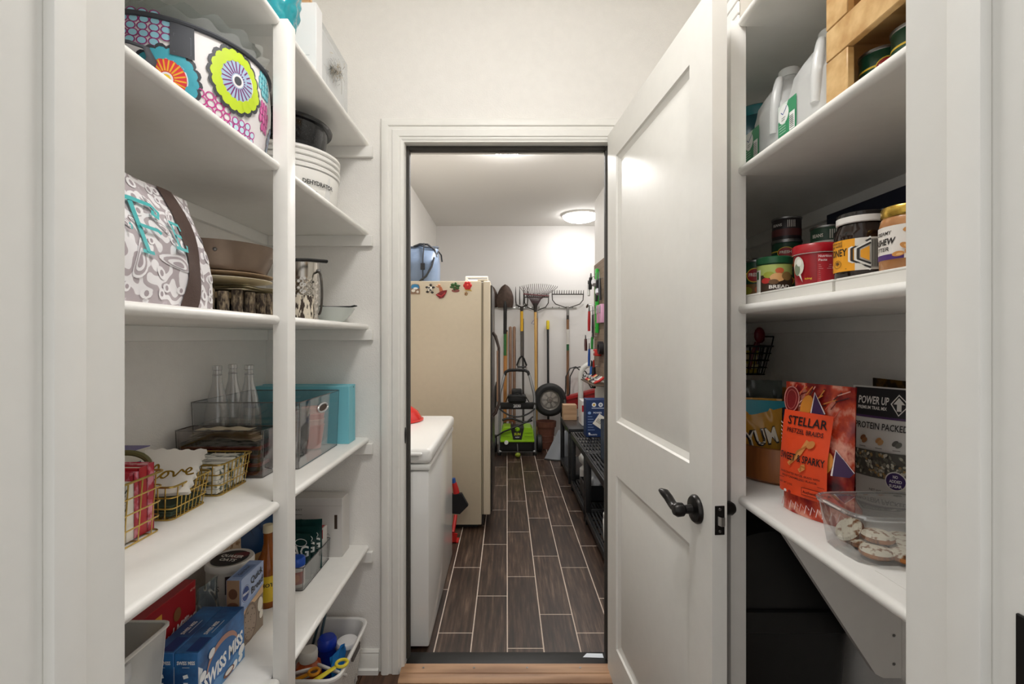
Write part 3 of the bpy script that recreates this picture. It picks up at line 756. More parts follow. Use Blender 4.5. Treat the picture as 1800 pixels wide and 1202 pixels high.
MB().lathe([(0, 0), (.034, 0), (.035, .01), (.034, .05), (.035, .074), (.031, .076)], 24).build('bark_wrap', two('#3f352d', '#d6cdbb', 120, .45, .5, .9, (1, 1, .25), 5, .5), can_)
MB().lathe([(0, .072), (.031, .076)], 20).build('wax', plain('#e5d8bb', .5), can_)
MB().tube([(0, 0, .072), (.001, 0, .082)], .001, 5).build('wick', DARK, can_)
bow = thing('serving_bowl', 'white boat shaped bowl at the end of the monogram tote shelf', 'bowl', (-.66, 1.772, zC))
MB().lathe([(0, 0), (.035, 0), (.045, .004), (.075, .035), (.088, .056), (.086, .057), (.072, .037), (.043, .007), (0, .005)], 40, (0, 0, 0), 'Z', 0, .95, .95).build('bowl_body', plain('#c9cfcb', .25), bow)
fk = thing('serving_fork', 'dark metal serving fork lying across the white bowl', 'fork', (-.66, 1.772, zC + .0585))
for y in (-.012, 0, .012): MB().tube([(-.03, -y * .3, .004), (.03, y, .003), (.075, y, .004), (.092, y, .008)], .0022, 6).build('tine', plain('#3c3f40', .35, .8), fk)
MB().tube([(-.075, 0, .004), (-.03, 0, .004)], .004, 6).build('handle', plain('#3c3f40', .35, .8), fk)

# ================================================================== fourth shelf: wire baskets, bins, teal box
zD = TL_[3]
GOLD = plain('#c9ab5e', .28, .95)
GRP = None
b1 = wire_basket('wire_basket', 'gold wire basket holding upright books', (-.822, .812, zD), 90, .33, .225, .122, GOLD, .006, 9, 6, 4)
b2 = wire_basket('wire_basket', 'gold wire basket holding the love napkin', (-.79, 1.075, zD), 90, .135, .15, .075, GOLD, .010, 8, 8, 3)
b3 = wire_basket('wire_basket', 'gold wire basket holding patterned paper napkins', (-.825, 1.238, zD), 90, .145, .235, .080, GOLD, .010, 8, 8, 3)
def book(label, y, th, h, dpt, c, xr=-.725, page='#e6e0d2', tilt=0):
    t = thing('book', label, 'book', (xr - dpt / 2, y + .038, zD + .005), 90)
    w, d = th, dpt
    MB().box(-w / 2, -w / 2 + .002, -d / 2, d / 2, 0, h, 0, .0006, 1).box(w / 2 - .002, w / 2, -d / 2, d / 2, 0, h, 0, .0006, 1).box(-w / 2, w / 2, -d / 2, -d / 2 + .002, 0, h).build('cover', c, t)
    MB().box(-w / 2 + .002, w / 2 - .002, -d / 2 + .002, d / 2 - .004, .003, h - .003).build('pages', plain(page, .8), t)
    return t
PINK = two('#d98a9b', '#b3263a', 40, .45, .55, .35); RED = plain('#b01f2b', .3)
pb = book('white book with a dark fir branch on its spine', .844, .024, .115, .16, plain('#d9d4c8', .5)); 
pr = Print()
for k in range(9): pr.line([(0, .02 + k * .009), (-.011 + .004 * (k % 2), .03 + k * .009)], .003, '#27332c'); pr.line([(0, .02 + k * .009), (.011 - .004 * (k % 2), .03 + k * .009)], .003, '#2f3d33')
pr.line([(0, .012), (0, .108)], .002, '#3b2f26'); pr.build('fir_print', pb, face('front', .024, .16))
book('plain cream book between the fir and pink books', .8665, .0195, .112, .16, plain('#e6e2d8', .6))
book('mottled pink book beside the plain cream book', .8825, .0115, .128, .165, PINK)
book('glossy red book between two mottled pink books', .8995, .021, .134, .17, RED)
book('mottled pink book at the end beside the love napkin basket', .920, .018, .136, .165, PINK)
for i, (dy, dz, c, lab) in enumerate([(0, 0, '#8f8a97', 'flat grey notebook at the foot of the stack behind the love napkin'), (.004, .012, '#b9b4bd', 'flat pale grey notebook behind the love napkin'), (-.003, .024, '#2a2830', 'flat black notebook behind the love napkin'), (.003, .036, '#6d6397', 'flat purple notebook topping the stack behind the love napkin')]):
    t = thing('notebook', lab, 'notebook', (-.915 + .002 * i, 1.078 + dy, zD + .001 + dz * 2.75), 90)
    MB().box(-.073, .073, -.034, .034, 0, .0018).box(-.073, .073, -.034, .034, .0305, .0323).build('cover', plain(c, .5), t); MB().box(-.071, .071, -.032, .032, .0018, .0305).build('pages', plain('#ddd8cc', .8), t)
# love napkin leaning in basket 2
ln_ = thing('napkin_pack', 'white scalloped napkin lettered love in gold', 'napkin', (-.772, 1.066, zD + .03), 14)
def nap_f(u, v, h=0):            # tilted plane rising away from the door
    e = .003 * sin(u * 40) * sin(v * 35)
    return (u, -.052 + v * .78 - h * .55, .028 + v * .54 + e + h * .8)
def nap_edge(a, b_):
    u = (a - .5) * .125; v = b_ * .135; return u + .003 * sin(b_ * 40) * (2 * abs(a - .5)) ** 6 * (1 if a > .5 else -1), v + .003 * sin(a * 30) * b_ ** 8
NAPW = plain('#e9e6df', .85)
for k in range(3):
    MB().grid(lambda a, b_: nap_f(*nap_edge(a, b_), -.0035 * k + .0005), 20, 26).grid(lambda a, b_: nap_f(*nap_edge(a, b_), -.0035 * k - .002), 20, 26).build('sheet', NAPW, ln_)
pr = Print(.0012); GD = '#a8842c'
cur = [(-.045, .075), (-.038, .085), (-.032, .105), (-.037, .118), (-.043, .105), (-.040, .08), (-.032, .073), (-.024, .08), (-.018, .092), (-.01, .094), (-.006, .083), (-.013, .075), (-.02, .082), (-.012, .094), (.002, .09), (.008, .075), (.014, .085), (.018, .095), (.024, .088), (.032, .085), (.038, .094), (.033, .1), (.028, .09), (.034, .078), (.046, .082)]
sm = []
for i in range(len(cur) - 1):
    p0, p1, p2, p3 = cur[max(0, i - 1)], cur[i], cur[i + 1], cur[min(len(cur) - 1, i + 2)]
    for q in range(4):
        t_ = q / 4; sm.append(tuple(.5 * (2 * p1[j] + (p2[j] - p0[j]) * t_ + (2 * p0[j] - 5 * p1[j] + 4 * p2[j] - p3[j]) * t_ ** 2 + (3 * p1[j] - p0[j] - 3 * p2[j] + p3[j]) * t_ ** 3) for j in (0, 1)))
sm.append(cur[-1])
pr.line([(x_ + .014, y_ - .030) for x_, y_ in sm], .0042, GD); pr.build('gold_lettering', ln_, nap_f, .3, {GD: plain('#a8842c', .3, .8)})
gr_ = thing('wreath_ring', 'olive green ring resting beside the love napkin', 'ring', (-.80, .99, zD + .135))
MB().tube([(.042 * cos(a), .012 * cos(a) - .004, .030 * sin(a) - .01) for a in [2 * pi * i / 40 for i in range(40)]], .006, 8, True).build('ring_body', plain('#5f5a33', .5), gr_)
gn = sheet_stack('green_napkins', 'dark green paper napkins under the love napkin', 'napkins', (-.79, 1.075, zD + .005), 90, .10, .12, .025, plain('#394736', .8), 4)
pat = two('#dcdad2', '#4d5b50', 34, .52, .6, .55, (1, 1.6, 1), 4, 0, 0, '#1f2724')
for k, (dy, lab) in enumerate([(-.034, 'pack of white napkins with dark green leaves, nearer the love napkin'), (.032, 'pack of white napkins with dark green leaves, nearer the clear bins')]):
    sheet_stack('napkin_pack', lab, 'napkins', (-.82, 1.238 + dy, zD + .005), 90, .058, .19, .068 + .006 * k, pat, 6)
# clear bins
bn1 = open_bin('clear_bin', 'low clear bin of folded beige and black napkins', (-.81, 1.362, zD), 90, .078, .25, .135, SMOKE, .004, .003, 0, 'bin', None, .006, EDGE)
sheet_stack('napkin_stack', 'black and burgundy napkins in the low clear bin', 'napkins', (-.815, 1.362, zD + .005), 90, .058, .225, .095, [plain('#54121d', .8), plain('#1b191b', .8), plain('#701826', .8), plain('#1d1c1f', .8)], 8)
fb = thing('folded_napkin', 'folded beige napkin on the black napkins in the low bin', 'napkin', (-.815, 1.362, zD + .101), 90)
for k in range(3):
    MB().grid(lambda a, b_: ((a - .5) * .05, (b_ - .5) * (.20 - .02 * k), .012 * k + .006 + .008 * sin(pi * b_) * (1 - .3 * k) + .002 * sin(b_ * 17 + k)), 8, 20).grid(lambda a, b_: ((a - .5) * .05, (b_ - .5) * (.20 - .02 * k), .012 * k + .008 * sin(pi * b_) * (1 - .3 * k) + .002 * sin(b_ * 17 + k)), 8, 20).build('fold', plain('#c3b79f', .85), fb)
bn2 = open_bin('clear_bin', 'tall clear bin of plastic bottles and cups with oval grips', (-.785, 1.578, zD), 90, .335, .33, .203, clear('#fafafa', .05), .006, .003, 0, 'bin', None, .008, EDGE)
MB().tube([(.005 + .040 * cos(a), -.1665, .162 + .014 * sin(a)) for a in [2 * pi * i / 28 for i in range(28)]], .0032, 8, True).build('grip', plain('#c9c7c6', .15, .3), bn2)
MB().grid(lambda u, v: (.005 + .039 * v * cos(2 * pi * u), -.1645, .162 + .013 * v * sin(2 * pi * u)), 24, 2, cu=True).build('grip_opening', plain('#4a372b', .6), bn2)
BOT = clear('#f2f2f2', .18, .05, .10)
bp = None
for x, y, lab in ((-.900, 1.462, 'clear plastic carafe bottle in the bin, nearest the wall'), (-.900, 1.545, 'clear plastic carafe bottle in the bin, behind the wall side one'), (-.822, 1.50, 'clear plastic carafe bottle in the middle of the bin')):
    t = thing('carafe_bottle', lab, 'bottle', (x, y, zD + .006), 0, 'clear carafe bottles in the bin')
    MB().lathe([(0, 0), (.032, 0), (.036, .01), (.037, .12), (.034, .16), (.024, .21), (.014, .25), (.0115, .29)], 28).build('bottle_body', BOT, t)
    MB().lathe([(.0115, .288), (.0135, .29), (.0135, .302), (.011, .304)], 20).lathe([(.0118, .272), (.014, .274), (.0118, .278)], 20).build('neck_ring', BOT, t)
for i, (x, y) in enumerate(((-.70, 1.50), (-.70, 1.58))):
    t = thing('cup_stack', 'stack of clear plastic cups in the tall bin, ' + ('in front of the pink cups' if i == 0 else 'behind another clear stack'), 'cups', (x, y, zD + .006))
    for k in range(6): MB().lathe([(0, .001), (.024, 0), (.036, .09), (.0375, .091), (.036, .093)], 24, (0, 0, .013 * k)).build('cup', BOT, t)
t = thing('cup_stack', 'stack of pink plastic cups in the tall clear bin', 'cups', (-.69, 1.675, zD + .006))
for k in range(4): MB().lathe([(0, .001), (.026, 0), (.038, .08), (.0395, .081), (.038, .084)], 24, (0, 0, .02 * k)).build('cup', plain('#e0847a', .35) if k % 2 == 0 else plain('#e7b1a6', .35), t)
tb = thing('teal_box', 'teal lidded gift box behind the clear bins', 'box', (-.765, 1.795, zD))
TEAL = plain('#74c0cf', .45)
MB().box(-.175, .175, -.038, .012, 0, .215, 0, .001, 1).build('box_base', TEAL, tb); MB().box(-.175, .175, .013, .036, 0, .217, 0, .001, 1).build('box_lid', TEAL, tb)
pr = Print(); pr.text('storage solutions', -.05, .172, .016, '#8fd0da', .09); pr.text('for all', -.05, .155, .012, '#8fd0da', .04); pr.build('box_print', tb, lambda u, v, h: (u, -.038 - h, v))
MB().lathe([(0, 0), (.003, 0), (0, .001)], 10, (.176, .0125, .208), 'X').build('corner_hole', DARK, tb)

# ================================================================== fifth shelf: dry goods
zE = TL_[4]
wbn = open_bin('storage_bin', 'white translucent storage bin beside the cocoa boxes', (-.825, .865, zE), 90, .28, .21, .218, clear('#e9e9e6', .06, .2, .55, '#dcdcd8'), .012, .003, .004, 'bin', None, .015, plain('#dedcd6', .4))
MB().box(-.03, .03, -.112, -.104, .175, .21, 0, .003).build('latch', clear('#f4f4f2', .1, .2, .5), wbn)
BLUE = two('#1d4a7d', '#2f72b3', 18, .4, .62, .4, None, 5)
def cocoa(x, lab):
    t = carton('cocoa_box', lab, 'box', (x, 1.127, zE), .182, .053, .13, 90, BLUE)
    p = Print(); 
    p.poly([(-.091, .0), (-.091, .10), (-.075, .085), (-.082, .06), (-.07, .04), (-.078, .02), (-.068, 0)], '#dfe6ec')
    p.ell(.0, .062, .062, .05, '#b98b7b', 26); p.ell(-.0, .055, .06, .044, '#2b68a6', 26)
    p.poly([(-.09, .0), (.091, .0), (.091, .028), (.05, .036), (.01, .02), (-.03, .03), (-.06, .012)], '#5b8fc2')
    p.text('SWISS MISS', .004, .038, .045, '#f4f5f5', .155, .10, .035, skew=.12)
    for u, v, r in ((-.045, .1, .012), (.075, .03, .014), (.07, .012, .01), (.045, .012, .012), (-.078, .07, .012)): p.ell(u, v, r, r * .8, '#eef0f0', 12, .4)
    p.ell(.02, .012, .022, .009, '#7b4a33', 16); p.ell(.02, .014, .016, .006, '#e9e4dc', 14)
    p.build('front_print', t, face('front', .182, .053))
    p = Print(); p.text('SWISS MISS', 0, .105, .011, '#f2f2f2', .04, bold=.03); p.line([(-.008, .099), (.008, .099)], .001, '#dfe8f0'); p.rect(-.006, .075, .005, .083, '#eef2f4', 1, .3); p.rect(-.005, .055, .005, .066, '#dfe8ee', 1); p.line([(-.013, .045), (.013, .045)], .001, '#a9c4da'); p.build('end_print', t, face('left', .182, .053))
    p = Print(); p.rect(-.085, -.022, -.035, .005, '#123a78', 1); p.text('SWISS MISS', .0, -.004, .013, '#f2f2f2', .05, bold=.03); p.line([(-.02, -.012), (.03, -.012)], .0012, '#e8eef2'); p.build('top_print', t, topface(.13))
cocoa(-.7065, 'blue hot cocoa box in front, facing the aisle'); cocoa(-.7605, 'blue hot cocoa box standing behind the aisle side one')
rb = carton('flour_mix_box', 'red baking mix box lettered in white', 'box', (-.822, 1.12, zE), .178, .045, .205, 90, plain('#a61b22', .4))
p = Print(); p.poly([(-.08, .135), (-.03, .155), (-.03, .185), (-.08, .185)], '#e0a53c'); p.line([(-.075, .16), (-.04, .17)], .002, '#4a2c12'); p.line([(-.075, .17), (-.045, .177)], .002, '#4a2c12')
p.text("Red Milling", .025, .105, .036, '#f1e9e6', .12, .05, .03, skew=.2); p.ell(.02, .155, .013, .016, '#8a5a2f', 14); p.text('ORIGINAL', .03, .088, .010, '#e8b9a8', .06, .05); p.text('Baking Mix', .02, .06, .02, '#d98b3c', .1, .05, .02); p.text('NET WT', .075, .185, .008, '#f0d0c0', .02)
p.build('front_print', rb, face('front', .178, .045))
cb, _ = pouch('clear_bag', 'small clear plastic bag beside the red baking mix box', 'bag', (-.80, 1.258, zE), 90, .08, .17, .05, clear('#d7dde0', .2, .1, .35, '#8d9798'), 0, .004, 4)
ot = thing('oats_tub', 'white oats canister with a round printed lid', 'canister', (-.815, 1.385, zE))
MB().lathe([(0, 0), (.060, 0), (.061, .004), (.061, .165)], 36).build('tub_wall', plain('#d9d5cb', .55), ot)
pr = Print(); pr.rect(-.19, .0, .19, .052, '#1f2022', 24); pr.rect(-.19, .03, .19, .033, '#c9c7c2', 24); pr.rect(.02, .1, .09, .15, '#33181a', 6); pr.text('OATS', -.02, .11, .022, '#6b6761', .05); pr.build('wrap_print', ot, drum(.061))
MB().lathe([(.060, .160), (.0645, .161), (.0645, .174), (.062, .178), (.057, .176), (0, .1765)], 36).build('lid', plain('#e2dfd8', .4), ot)
pr = Print(); pr.ell(0, 0, .050, .050, '#1d1b1b', 28); pr.ell(.02, .018, .026, .02, '#6a1f22', 16, .6); pr.text('QUAKER', 0, .004, .021, '#f2efe9', .07, -.15, .03); pr.text('OATS', 0, -.02, .021, '#f2efe9', .05, -.15, .03); pr.build('lid_print', ot, topface(.1768))
qb = carton('quick_bread_box', 'pale blue quick bread mix box with loaf picture', 'box', (-.721, 1.296, zE), .114, .038, .186, 90, plain('#93a9d2', .4))
p = Print(); p.rect(-.057, .0, .057, .095, '#8b7a68', 2); p.poly([(-.057, .09), (-.02, .1), (.02, .108), (.057, .118), (.057, .095), (-.057, .085)], '#d9b48a'); p.ell(-.012, .05, .036, .052, '#7a6453', 20); p.ell(-.012, .05, .030, .045, '#9a8674', 20)
rd = random.Random(5)
for i in range(26): p.ell(-.012 + rd.uniform(-.024, .024), .05 + rd.uniform(-.035, .035), .002, .002, '#4f3c30', 6); p.h -= p.STEP
p.ell(.04, .07, .014, .02, '#e6dfd2', 14); p.ell(.045, .04, .01, .012, '#e6dfd2', 12); p.rect(-.057, .118, .057, .186, '#a9bbdd', 1)
p.ell(-.035, .14, .019, .022, '#26468c', 22); p.ring(-.035, .14, .017, .02, .0012, '#dfe5f2'); p.text('Pillsbury', -.035, .137, .010, '#eef1f8', .03, 0, .03)
p.text('Quick', .02, .155, .026, '#35343a', .062, .12, .02, skew=.1); p.text('Bread', .022, .127, .026, '#35343a', .062, .12, .02, skew=.1); p.build('front_print', qb, face('front', .114, .038))
p = Print(); p.rect(-.017, .06, .017, .186, '#a98a6c', 1); p.rect(-.017, .0, .017, .1, '#c08b3c', 1); p.ell(0, .15, .012, .014, '#6f4a36', 14); p.ell(0, .12, .014, .008, '#8a5d41', 14); p.build('end_print', qb, face('left', .114, .038))
p = Print(); p.rect(-.04, -.014, .03, .012, '#6f86b4', 1); p.text('Quick Bread', -.005, -.004, .012, '#2e2b33', .05, 0, .02); p.build('top_print', qb, topface(.186))
sb = thing('sauce_bottle', 'amber sauce bottle with a yellow label', 'bottle', (-.742, 1.462, zE))
MB().lathe([(0, 0), (.032, 0), (.034, .004), (.034, .115), (.030, .135), (.018, .165), (.013, .19), (.013, .225)], 28).build('bottle_body', plain('#8a4a14', .15, var=.2, vscale=20), sb)
MB().lathe([(.0145, .222), (.0145, .245), (0, .246)], 20).build('cap', plain('#d9cfae', .4), sb)
pr = Print(); pr.rect(-.075, .02, .075, .098, '#d9b51c', 20); pr.text('HOT', 0, .066, .016, '#2a2410', .035, 0, .03); pr.line([(-.02, .055), (.02, .055)], .0018, '#3a3210'); pr.line([(-.02, .045), (.02, .045)], .0012, '#3a3210'); pr.line([(-.02, .037), (.02, .037)], .0012, '#3a3210'); pr.build('label_wrap', sb, drum(.034, 0, -pi / 2 + .4), .4)
nv, f = pouch('blue_pouch', 'navy blue baking pouch beyond the amber bottle', 'pouch', (-.872, 1.625, zE), 62, .14, .26, .05, plain('#16416e', .3), 0, .002, 8)
p = Print(); p.poly([(-.05, .22), (.05, .22), (.0, .12)], '#0f2f55'); p.text('BAKING', 0, .19, .014, '#7fa3c8', .05); p.line([(-.04, .17), (.04, .17)], .001, '#5f86ad'); p.ell(0, .06, .045, .03, '#c9a06a', 18); p.build('front_print', nv, f)
tn, f = pouch('flour_sack', 'tan speckled flour bag behind the oats canister', 'bag', (-.888, 1.488, zE), 78, .12, .235, .05, two('#c9b093', '#8f6b4c', 70, .5, .6, .6), 0, .002, 9)
p = Print(); p.ell(0, .19, .022, .014, '#2b4d8c', 16); p.build('front_print', tn, f)
# beyond the post
ct = carton('cardboard_box', 'white cardboard carton with a slot handle', 'box', (-.785, 1.812, zE), .33, .078, .22, 0, plain('#cfccc8', .7))
p = Print(); p.rect(.135, .105, .146, .158, '#3a2a1e', 1); p.line([(-.02, .192), (.165, .192)], .001, '#a9a6a2'); p.rect(.062, .028, .118, .05, '#b9b6b2', 1); p.rect(.064, .030, .116, .048, '#cfccc8', 1); p.text('15.0L x 20', .09, .035, .012, '#4a4744', .045, 0, .02)
for k in range(9): p.rect(-.03 + k * .005, .12, -.028 + k * .005, .145, '#4a4744', 1)
p.text('PRODUCT', -.01, .175, .01, '#5a5754', .05); p.line([(-.035, .16), (.015, .16)], .0015, '#5a5754'); p.line([(.108, .085), (.112, .09), (.118, .082)], .0015, '#4a4744'); p.build('front_print', ct, face('front', .33, .078))
tr = open_bin('clear_tray', 'low clear tray of spice jar, coffee bags and small box', (-.735, 1.645, zE), 90, .235, .15, .078, clear('#f2f2f2', .07), .004, .003, 0, 'tray', None, .008, clear('#8d898a', .2))
sj = thing('spice_jar', 'spice jar with a blue cap in the low clear tray', 'jar', (-.695, 1.562, zE + .004))
MB().lathe([(0, 0), (.022, 0), (.023, .004), (.023, .066), (.020, .07)], 24).build('jar_body', plain('#d8d5cf', .3), sj)
pr = Print(); pr.rect(-.026, .012, .026, .052, '#a8402c', 10); pr.ell(0, .032, .012, .014, '#c97a4a', 12); pr.build('label_wrap', sj, drum(.023, 0, -pi / 2 + .2))
MB().lathe([(.024, .068), (.0245, .07), (.0245, .088), (.021, .094), (0, .095)], 24).build('cap', plain('#1a4fb5', .3), sj)
DG = plain('#1d3f3c', .25)
for i, lab in enumerate(['dark green foil coffee bag nearest the spice jar', 'dark green foil coffee bag in the middle of three', 'dark green foil coffee bag nearest the small red box']):
    t, f = pouch('coffee_bag', lab, 'coffee bag', (-.735 + .006 * i, 1.615 + .03 * i, zE + .004), 4 * i - 3, .125, .15 + .012 * i, .024, DG, 0, .0018, 20 + i, 'green coffee bags in the clear tray')
    p = Print(); p.text('AG', .028, .075, .05, '#e6eae6', .06, pi / 2 * 0, .02); p.ring(.03, .12, .02, .012, .002, '#e6eae6'); p.line([(-.03, .05), (.05, .052)], .0012, '#bfcac5'); p.build('front_print', t, f)
t = carton('small_box', 'small red and white box at the end of the clear tray', 'box', (-.71, 1.733, zE + .004), .08, .04, .125, 0, plain('#d9d6d2', .5))
p = Print(); p.rect(-.04, .09, .04, .125, '#b3202a', 1); p.rect(-.012, .03, .02, .07, '#7a2a2c', 1); p.poly([(.01, .09), (.03, .125), (.04, .125), (.02, .09)], '#efecea'); p.build('front_print', t, face('front', .08, .04))
p = Print(); p.rect(-.035, -.016, .035, .016, '#b3202a', 1); p.build('top_print', t, topface(.125))
# floor basket
fbk = open_bin('plastic_basket', 'white woven look plastic basket on the floor', (-.695, 1.672, .001), 90, .33, .30, .232, plain('#dcdbd8', .4), .03, .004, .007, 'basket', None, .04, plain('#e6e5e2', .35))
wv = MB()
for i in range(16):
    for j in range(9):
        u = -.115 + .0153 * i; z = .025 + .019 * j; k = .03 * (1 - z / .232)
        wv.box(u, u + .009, -.1515 + k, -.147 + k, z, z + .011, 0)
o = wv.build('weave', plain('#c9c7c3', .4), fbk); o['kind'] = 'stuff'
MB().box(-.03, .05, -.157, -.152, .196, .222, 0, .006).build('handle_slot', plain('#55524f', .5), fbk)
MB().box(.10, .12, .1415, .147, .205, .215).build('brand_tab', plain('#a9a8aa', .5), fbk)
t = thing('water_bottle', 'cobalt blue squeeze bottle in the floor basket', 'bottle', (-.668, 1.748, .006))
MB().lathe([(0, 0), (.034, 0), (.036, .01), (.036, .15), (.03, .17), (.031, .18)], 28).build('bottle_body', plain('#13309a', .2), t); MB().lathe([(.033, .178), (.034, .182), (.034, .205), (.028, .214), (0, .216)], 28).build('cap', plain('#1c3fc0', .25), t)
t = thing('lidded_cup', 'translucent cup with a white lid in the floor basket', 'cup', (-.596, 1.757, .006))
MB().lathe([(0, 0), (.028, 0), (.036, .185)], 28).build('cup_body', clear('#dfe4ee', .1, .2, .4), t); MB().lathe([(.036, .18), (.039, .182), (.039, .19), (.036, .196), (0, .197)], 28).build('lid', plain('#eeeeee', .35), t)
t = thing('spray_bottle', 'orange bottle with a white collar in the floor basket', 'bottle', (-.70, 1.66, .006))
MB().lathe([(0, 0), (.042, 0), (.048, .02), (.048, .15), (.042, .175), (.026, .19), (.026, .195)], 8, m=0).build('bottle_body', plain('#c25418', .3), t, 20); MB().lathe([(.030, .19), (.031, .193), (.031, .22), (.027, .226), (0, .227)], 24).build('collar', plain('#e4e1da', .4), t)
t, f = pouch('snack_bag', 'shiny light blue plastic bag in the floor basket', 'bag', (-.600, 1.672, .006), 75, .08, .215, .045, plain('#2f86cf', .18), 0, .006, 31); 
p = Print(.004); p.poly([(-.02, .08), (.01, .16), (.03, .1)], '#bfe0f2'); p.poly([(-.04, .1), (-.03, .15), (-.015, .09)], '#6a3a78'); p.build('front_print', t, f)
for i, (x, y, a, b_, lab) in enumerate([(-.598, 1.608, 42, -25, 'clear oval plastic lid leaning beside the yellow scoop'), (-.69, 1.585, 48, 25, 'clear oval plastic lid leaning under the orange bottle')]):
    t = thing('oval_cover', lab, 'cover', (x, y, .195), b_); t.rotation_euler = (R(-a), 0, R(b_))
    MB().lathe([(.056, -.004), (.058, 0), (.056, .004), (.052, .002), (0, .002)], 32, ry=.7).build('lid_body', clear('#f2f2f2', .1, .15, .5), t); MB().tube([(.057 * cos(q), .04 * sin(q), .002) for q in [2 * pi * k / 32 for k in range(32)]], .004, 6, True).build('rim', plain('#e6e6e3', .35), t)
t = thing('toy_spoon', 'yellow plastic spoon with a ring handle in the floor basket', 'spoon', (-.575, 1.552, .240)); t.rotation_euler = (0, 0, R(35))
MB().tube([(-.10, 0, -.03), (-.03, 0, -.01), (.012, 0, .002)], [.013, .010, .008], 10, flat=.5).build('handle', plain('#e0cf3a', .35), t); MB().tube([(.03 + .018 * cos(q), .018 * sin(q), .006) for q in [2 * pi * k / 24 for k in range(24)]], .005, 8, True).build('ring', plain('#e0cf3a', .35), t)
t = thing('toy_spoon', 'amber plastic spoon with a ring handle in the floor basket', 'spoon', (-.66, 1.536, .228)); t.rotation_euler = (0, 0, R(20))
MB().tube([(-.06, 0, -.02), (-.02, 0, -.006), (.01, 0, .002)], [.013, .010, .008], 10, flat=.5).build('handle', plain('#d08a14', .35), t); MB().tube([(.028 + .016 * cos(q), .016 * sin(q), .006) for q in [2 * pi * k / 24 for k in range(24)]], .005, 8, True).build('ring', plain('#d08a14', .35), t)
t = thing('grill_tongs', 'long dark teal tongs standing in the floor basket', 'tongs', (-.742, 1.758, .006))
for s in (-1, 1): MB().tube([(s * .012, 0, 0), (.02 + s * .013, .005, .15), (.055 + s * .007, .015, .30)], [.012, .012, .011], 8, flat=.4).build('tong_arm', plain('#2f474f', .35), t)
MB().ball((.055, .015, .303), .012).build('hinge', plain('#2f474f', .35), t)

# ================================================================== RIGHT UNIT
zRA, zRB, zRC, zRD = TR_
t = thing('slatted_box', 'white slatted box on the highest shelf over the jugs', 'box', (.70, 1.30, zRA), -90)
MB().box(-.12, .12, -.115, .115, 0, .21, 0, .002, 1).build('box_core', plain('#cfccc4', .6), t)
for k in range(6): MB().box(-.122, .122, -.122, -.1155, .004 + k * .034, .034 + k * .034, 0, .002, 1).build('slat', WHITE, t)
t = carton('brown_carton', 'brown cardboard carton beside the white slatted box', 'box', (.78, 1.02, zRA), .2, .2, .16, -90, plain('#8d6c4b', .7))
JUG = clear('#ffffff', .04, .3, .5, '#f7f9f9')
def water_jug(loc, lab):
    t = thing('water_jug', lab, 'jug', loc, -90, 'empty gallon jugs')
    w = .15
    def body(u, v):
        prof = [(0, .90), (.004, .97), (.02, 1.0), (.13, 1.0), (.15, .985), (.19, .80), (.22, .50), (.235, .30)]
        q = v * (len(prof) - 1); i = min(int(q), len(prof) - 2); f_ = q - i
        z = prof[i][0] * (1 - f_) + prof[i + 1][0] * f_; k = prof[i][1] * (1 - f_) + prof[i + 1][1] * f_
        a = 2 * pi * u; n = 5.0 if k > .8 else 2.4
        r = (abs(cos(a)) ** n + abs(sin(a)) ** n) ** (-1 / n) * w / 2 * k
        x, y = r * cos(a), r * sin(a)
        if .07 < z < .2 and y < 0 and x < .0: y += .02 * sin(pi * (z - .07) / .13) * max(0, min(1, -x / .05)) * .6
        return (x, y, z)
    MB().grid(body, 56, 42, cu=True).lathe([(0, 0), (.06, 0)], 24).build('jug_body', JUG, t, 60)
    MB().lathe([(.0225, .233), (.024, .236), (.024, .243), (.021, .245), (.021, .252)], 24).build('neck', JUG, t)
    MB().lathe([(.0245, .244), (.0245, .262), (.0225, .265), (0, .2655)], 24).build('cap', plain('#dfe2e2', .3), t)
    MB().tube([(.035, -.045, .222), (.052, -.058, .20), (.058, -.068, .165), (.058, -.071, .13), (.054, -.070, .08)], [.009, .010, .011, .011, .010], 10).build('handle', JUG, t)
    p = Print(.0015); p.rect(-.07, .012, -.0, .128, '#3d9468', 4); p.poly([(-.07, .128), (-.03, .128), (-.045, .105), (-.07, .09)], '#dfe9e2'); p.ell(-.048, .103, .02, .022, '#f2f4f2', 20); p.line([(-.058, .11), (-.05, .103), (-.04, .112), (-.035, .118)], .0022, '#2a4f9a'); p.line([(-.055, .095), (-.04, .095)], .0016, '#8f9a94'); p.line([(-.055, .09), (-.042, .09)], .0016, '#8f9a94')
    p.rect(-.024, .055, -.004, .095, '#f0f2f0', 1)
    for k in range(7): p.line([(-.022, .06 + k * .0042), (-.007, .06 + k * .0042)], .0014, '#303432')
    for k in range(4): p.line([(-.06, .06 + k * .006), (-.035, .06 + k * .006)], .0014, '#bfe0cd')
    p.build('label_sticker', t, lambda u, v, h: (u, -.0755 - h, v)); return t
water_jug((.720, 1.045, zRB), 'empty plastic gallon jug beside the bamboo crate'); water_jug((.720, 1.2, zRB), 'empty plastic gallon jug beside the shelf post')
t = thing('teal_canister', 'dark teal canister behind the gallon jugs', 'canister', (.755, 1.43, zRB))
MB().lathe([(0, 0), (.068, 0), (.07, .004), (.07, .24), (.066, .245), (0, .246)], 32).build('canister_body', plain('#1f5560', .3), t); MB().lathe([(.071, .235), (.073, .24), (.073, .262), (.068, .266), (0, .267)], 32).build('lid', plain('#2b7d86', .25), t)
BAM = wood('#b98f57', '#d8b57e', .45, 'X', 9); BAMV = wood('#b98f57', '#d8b57e', .45, 'Z', 9)
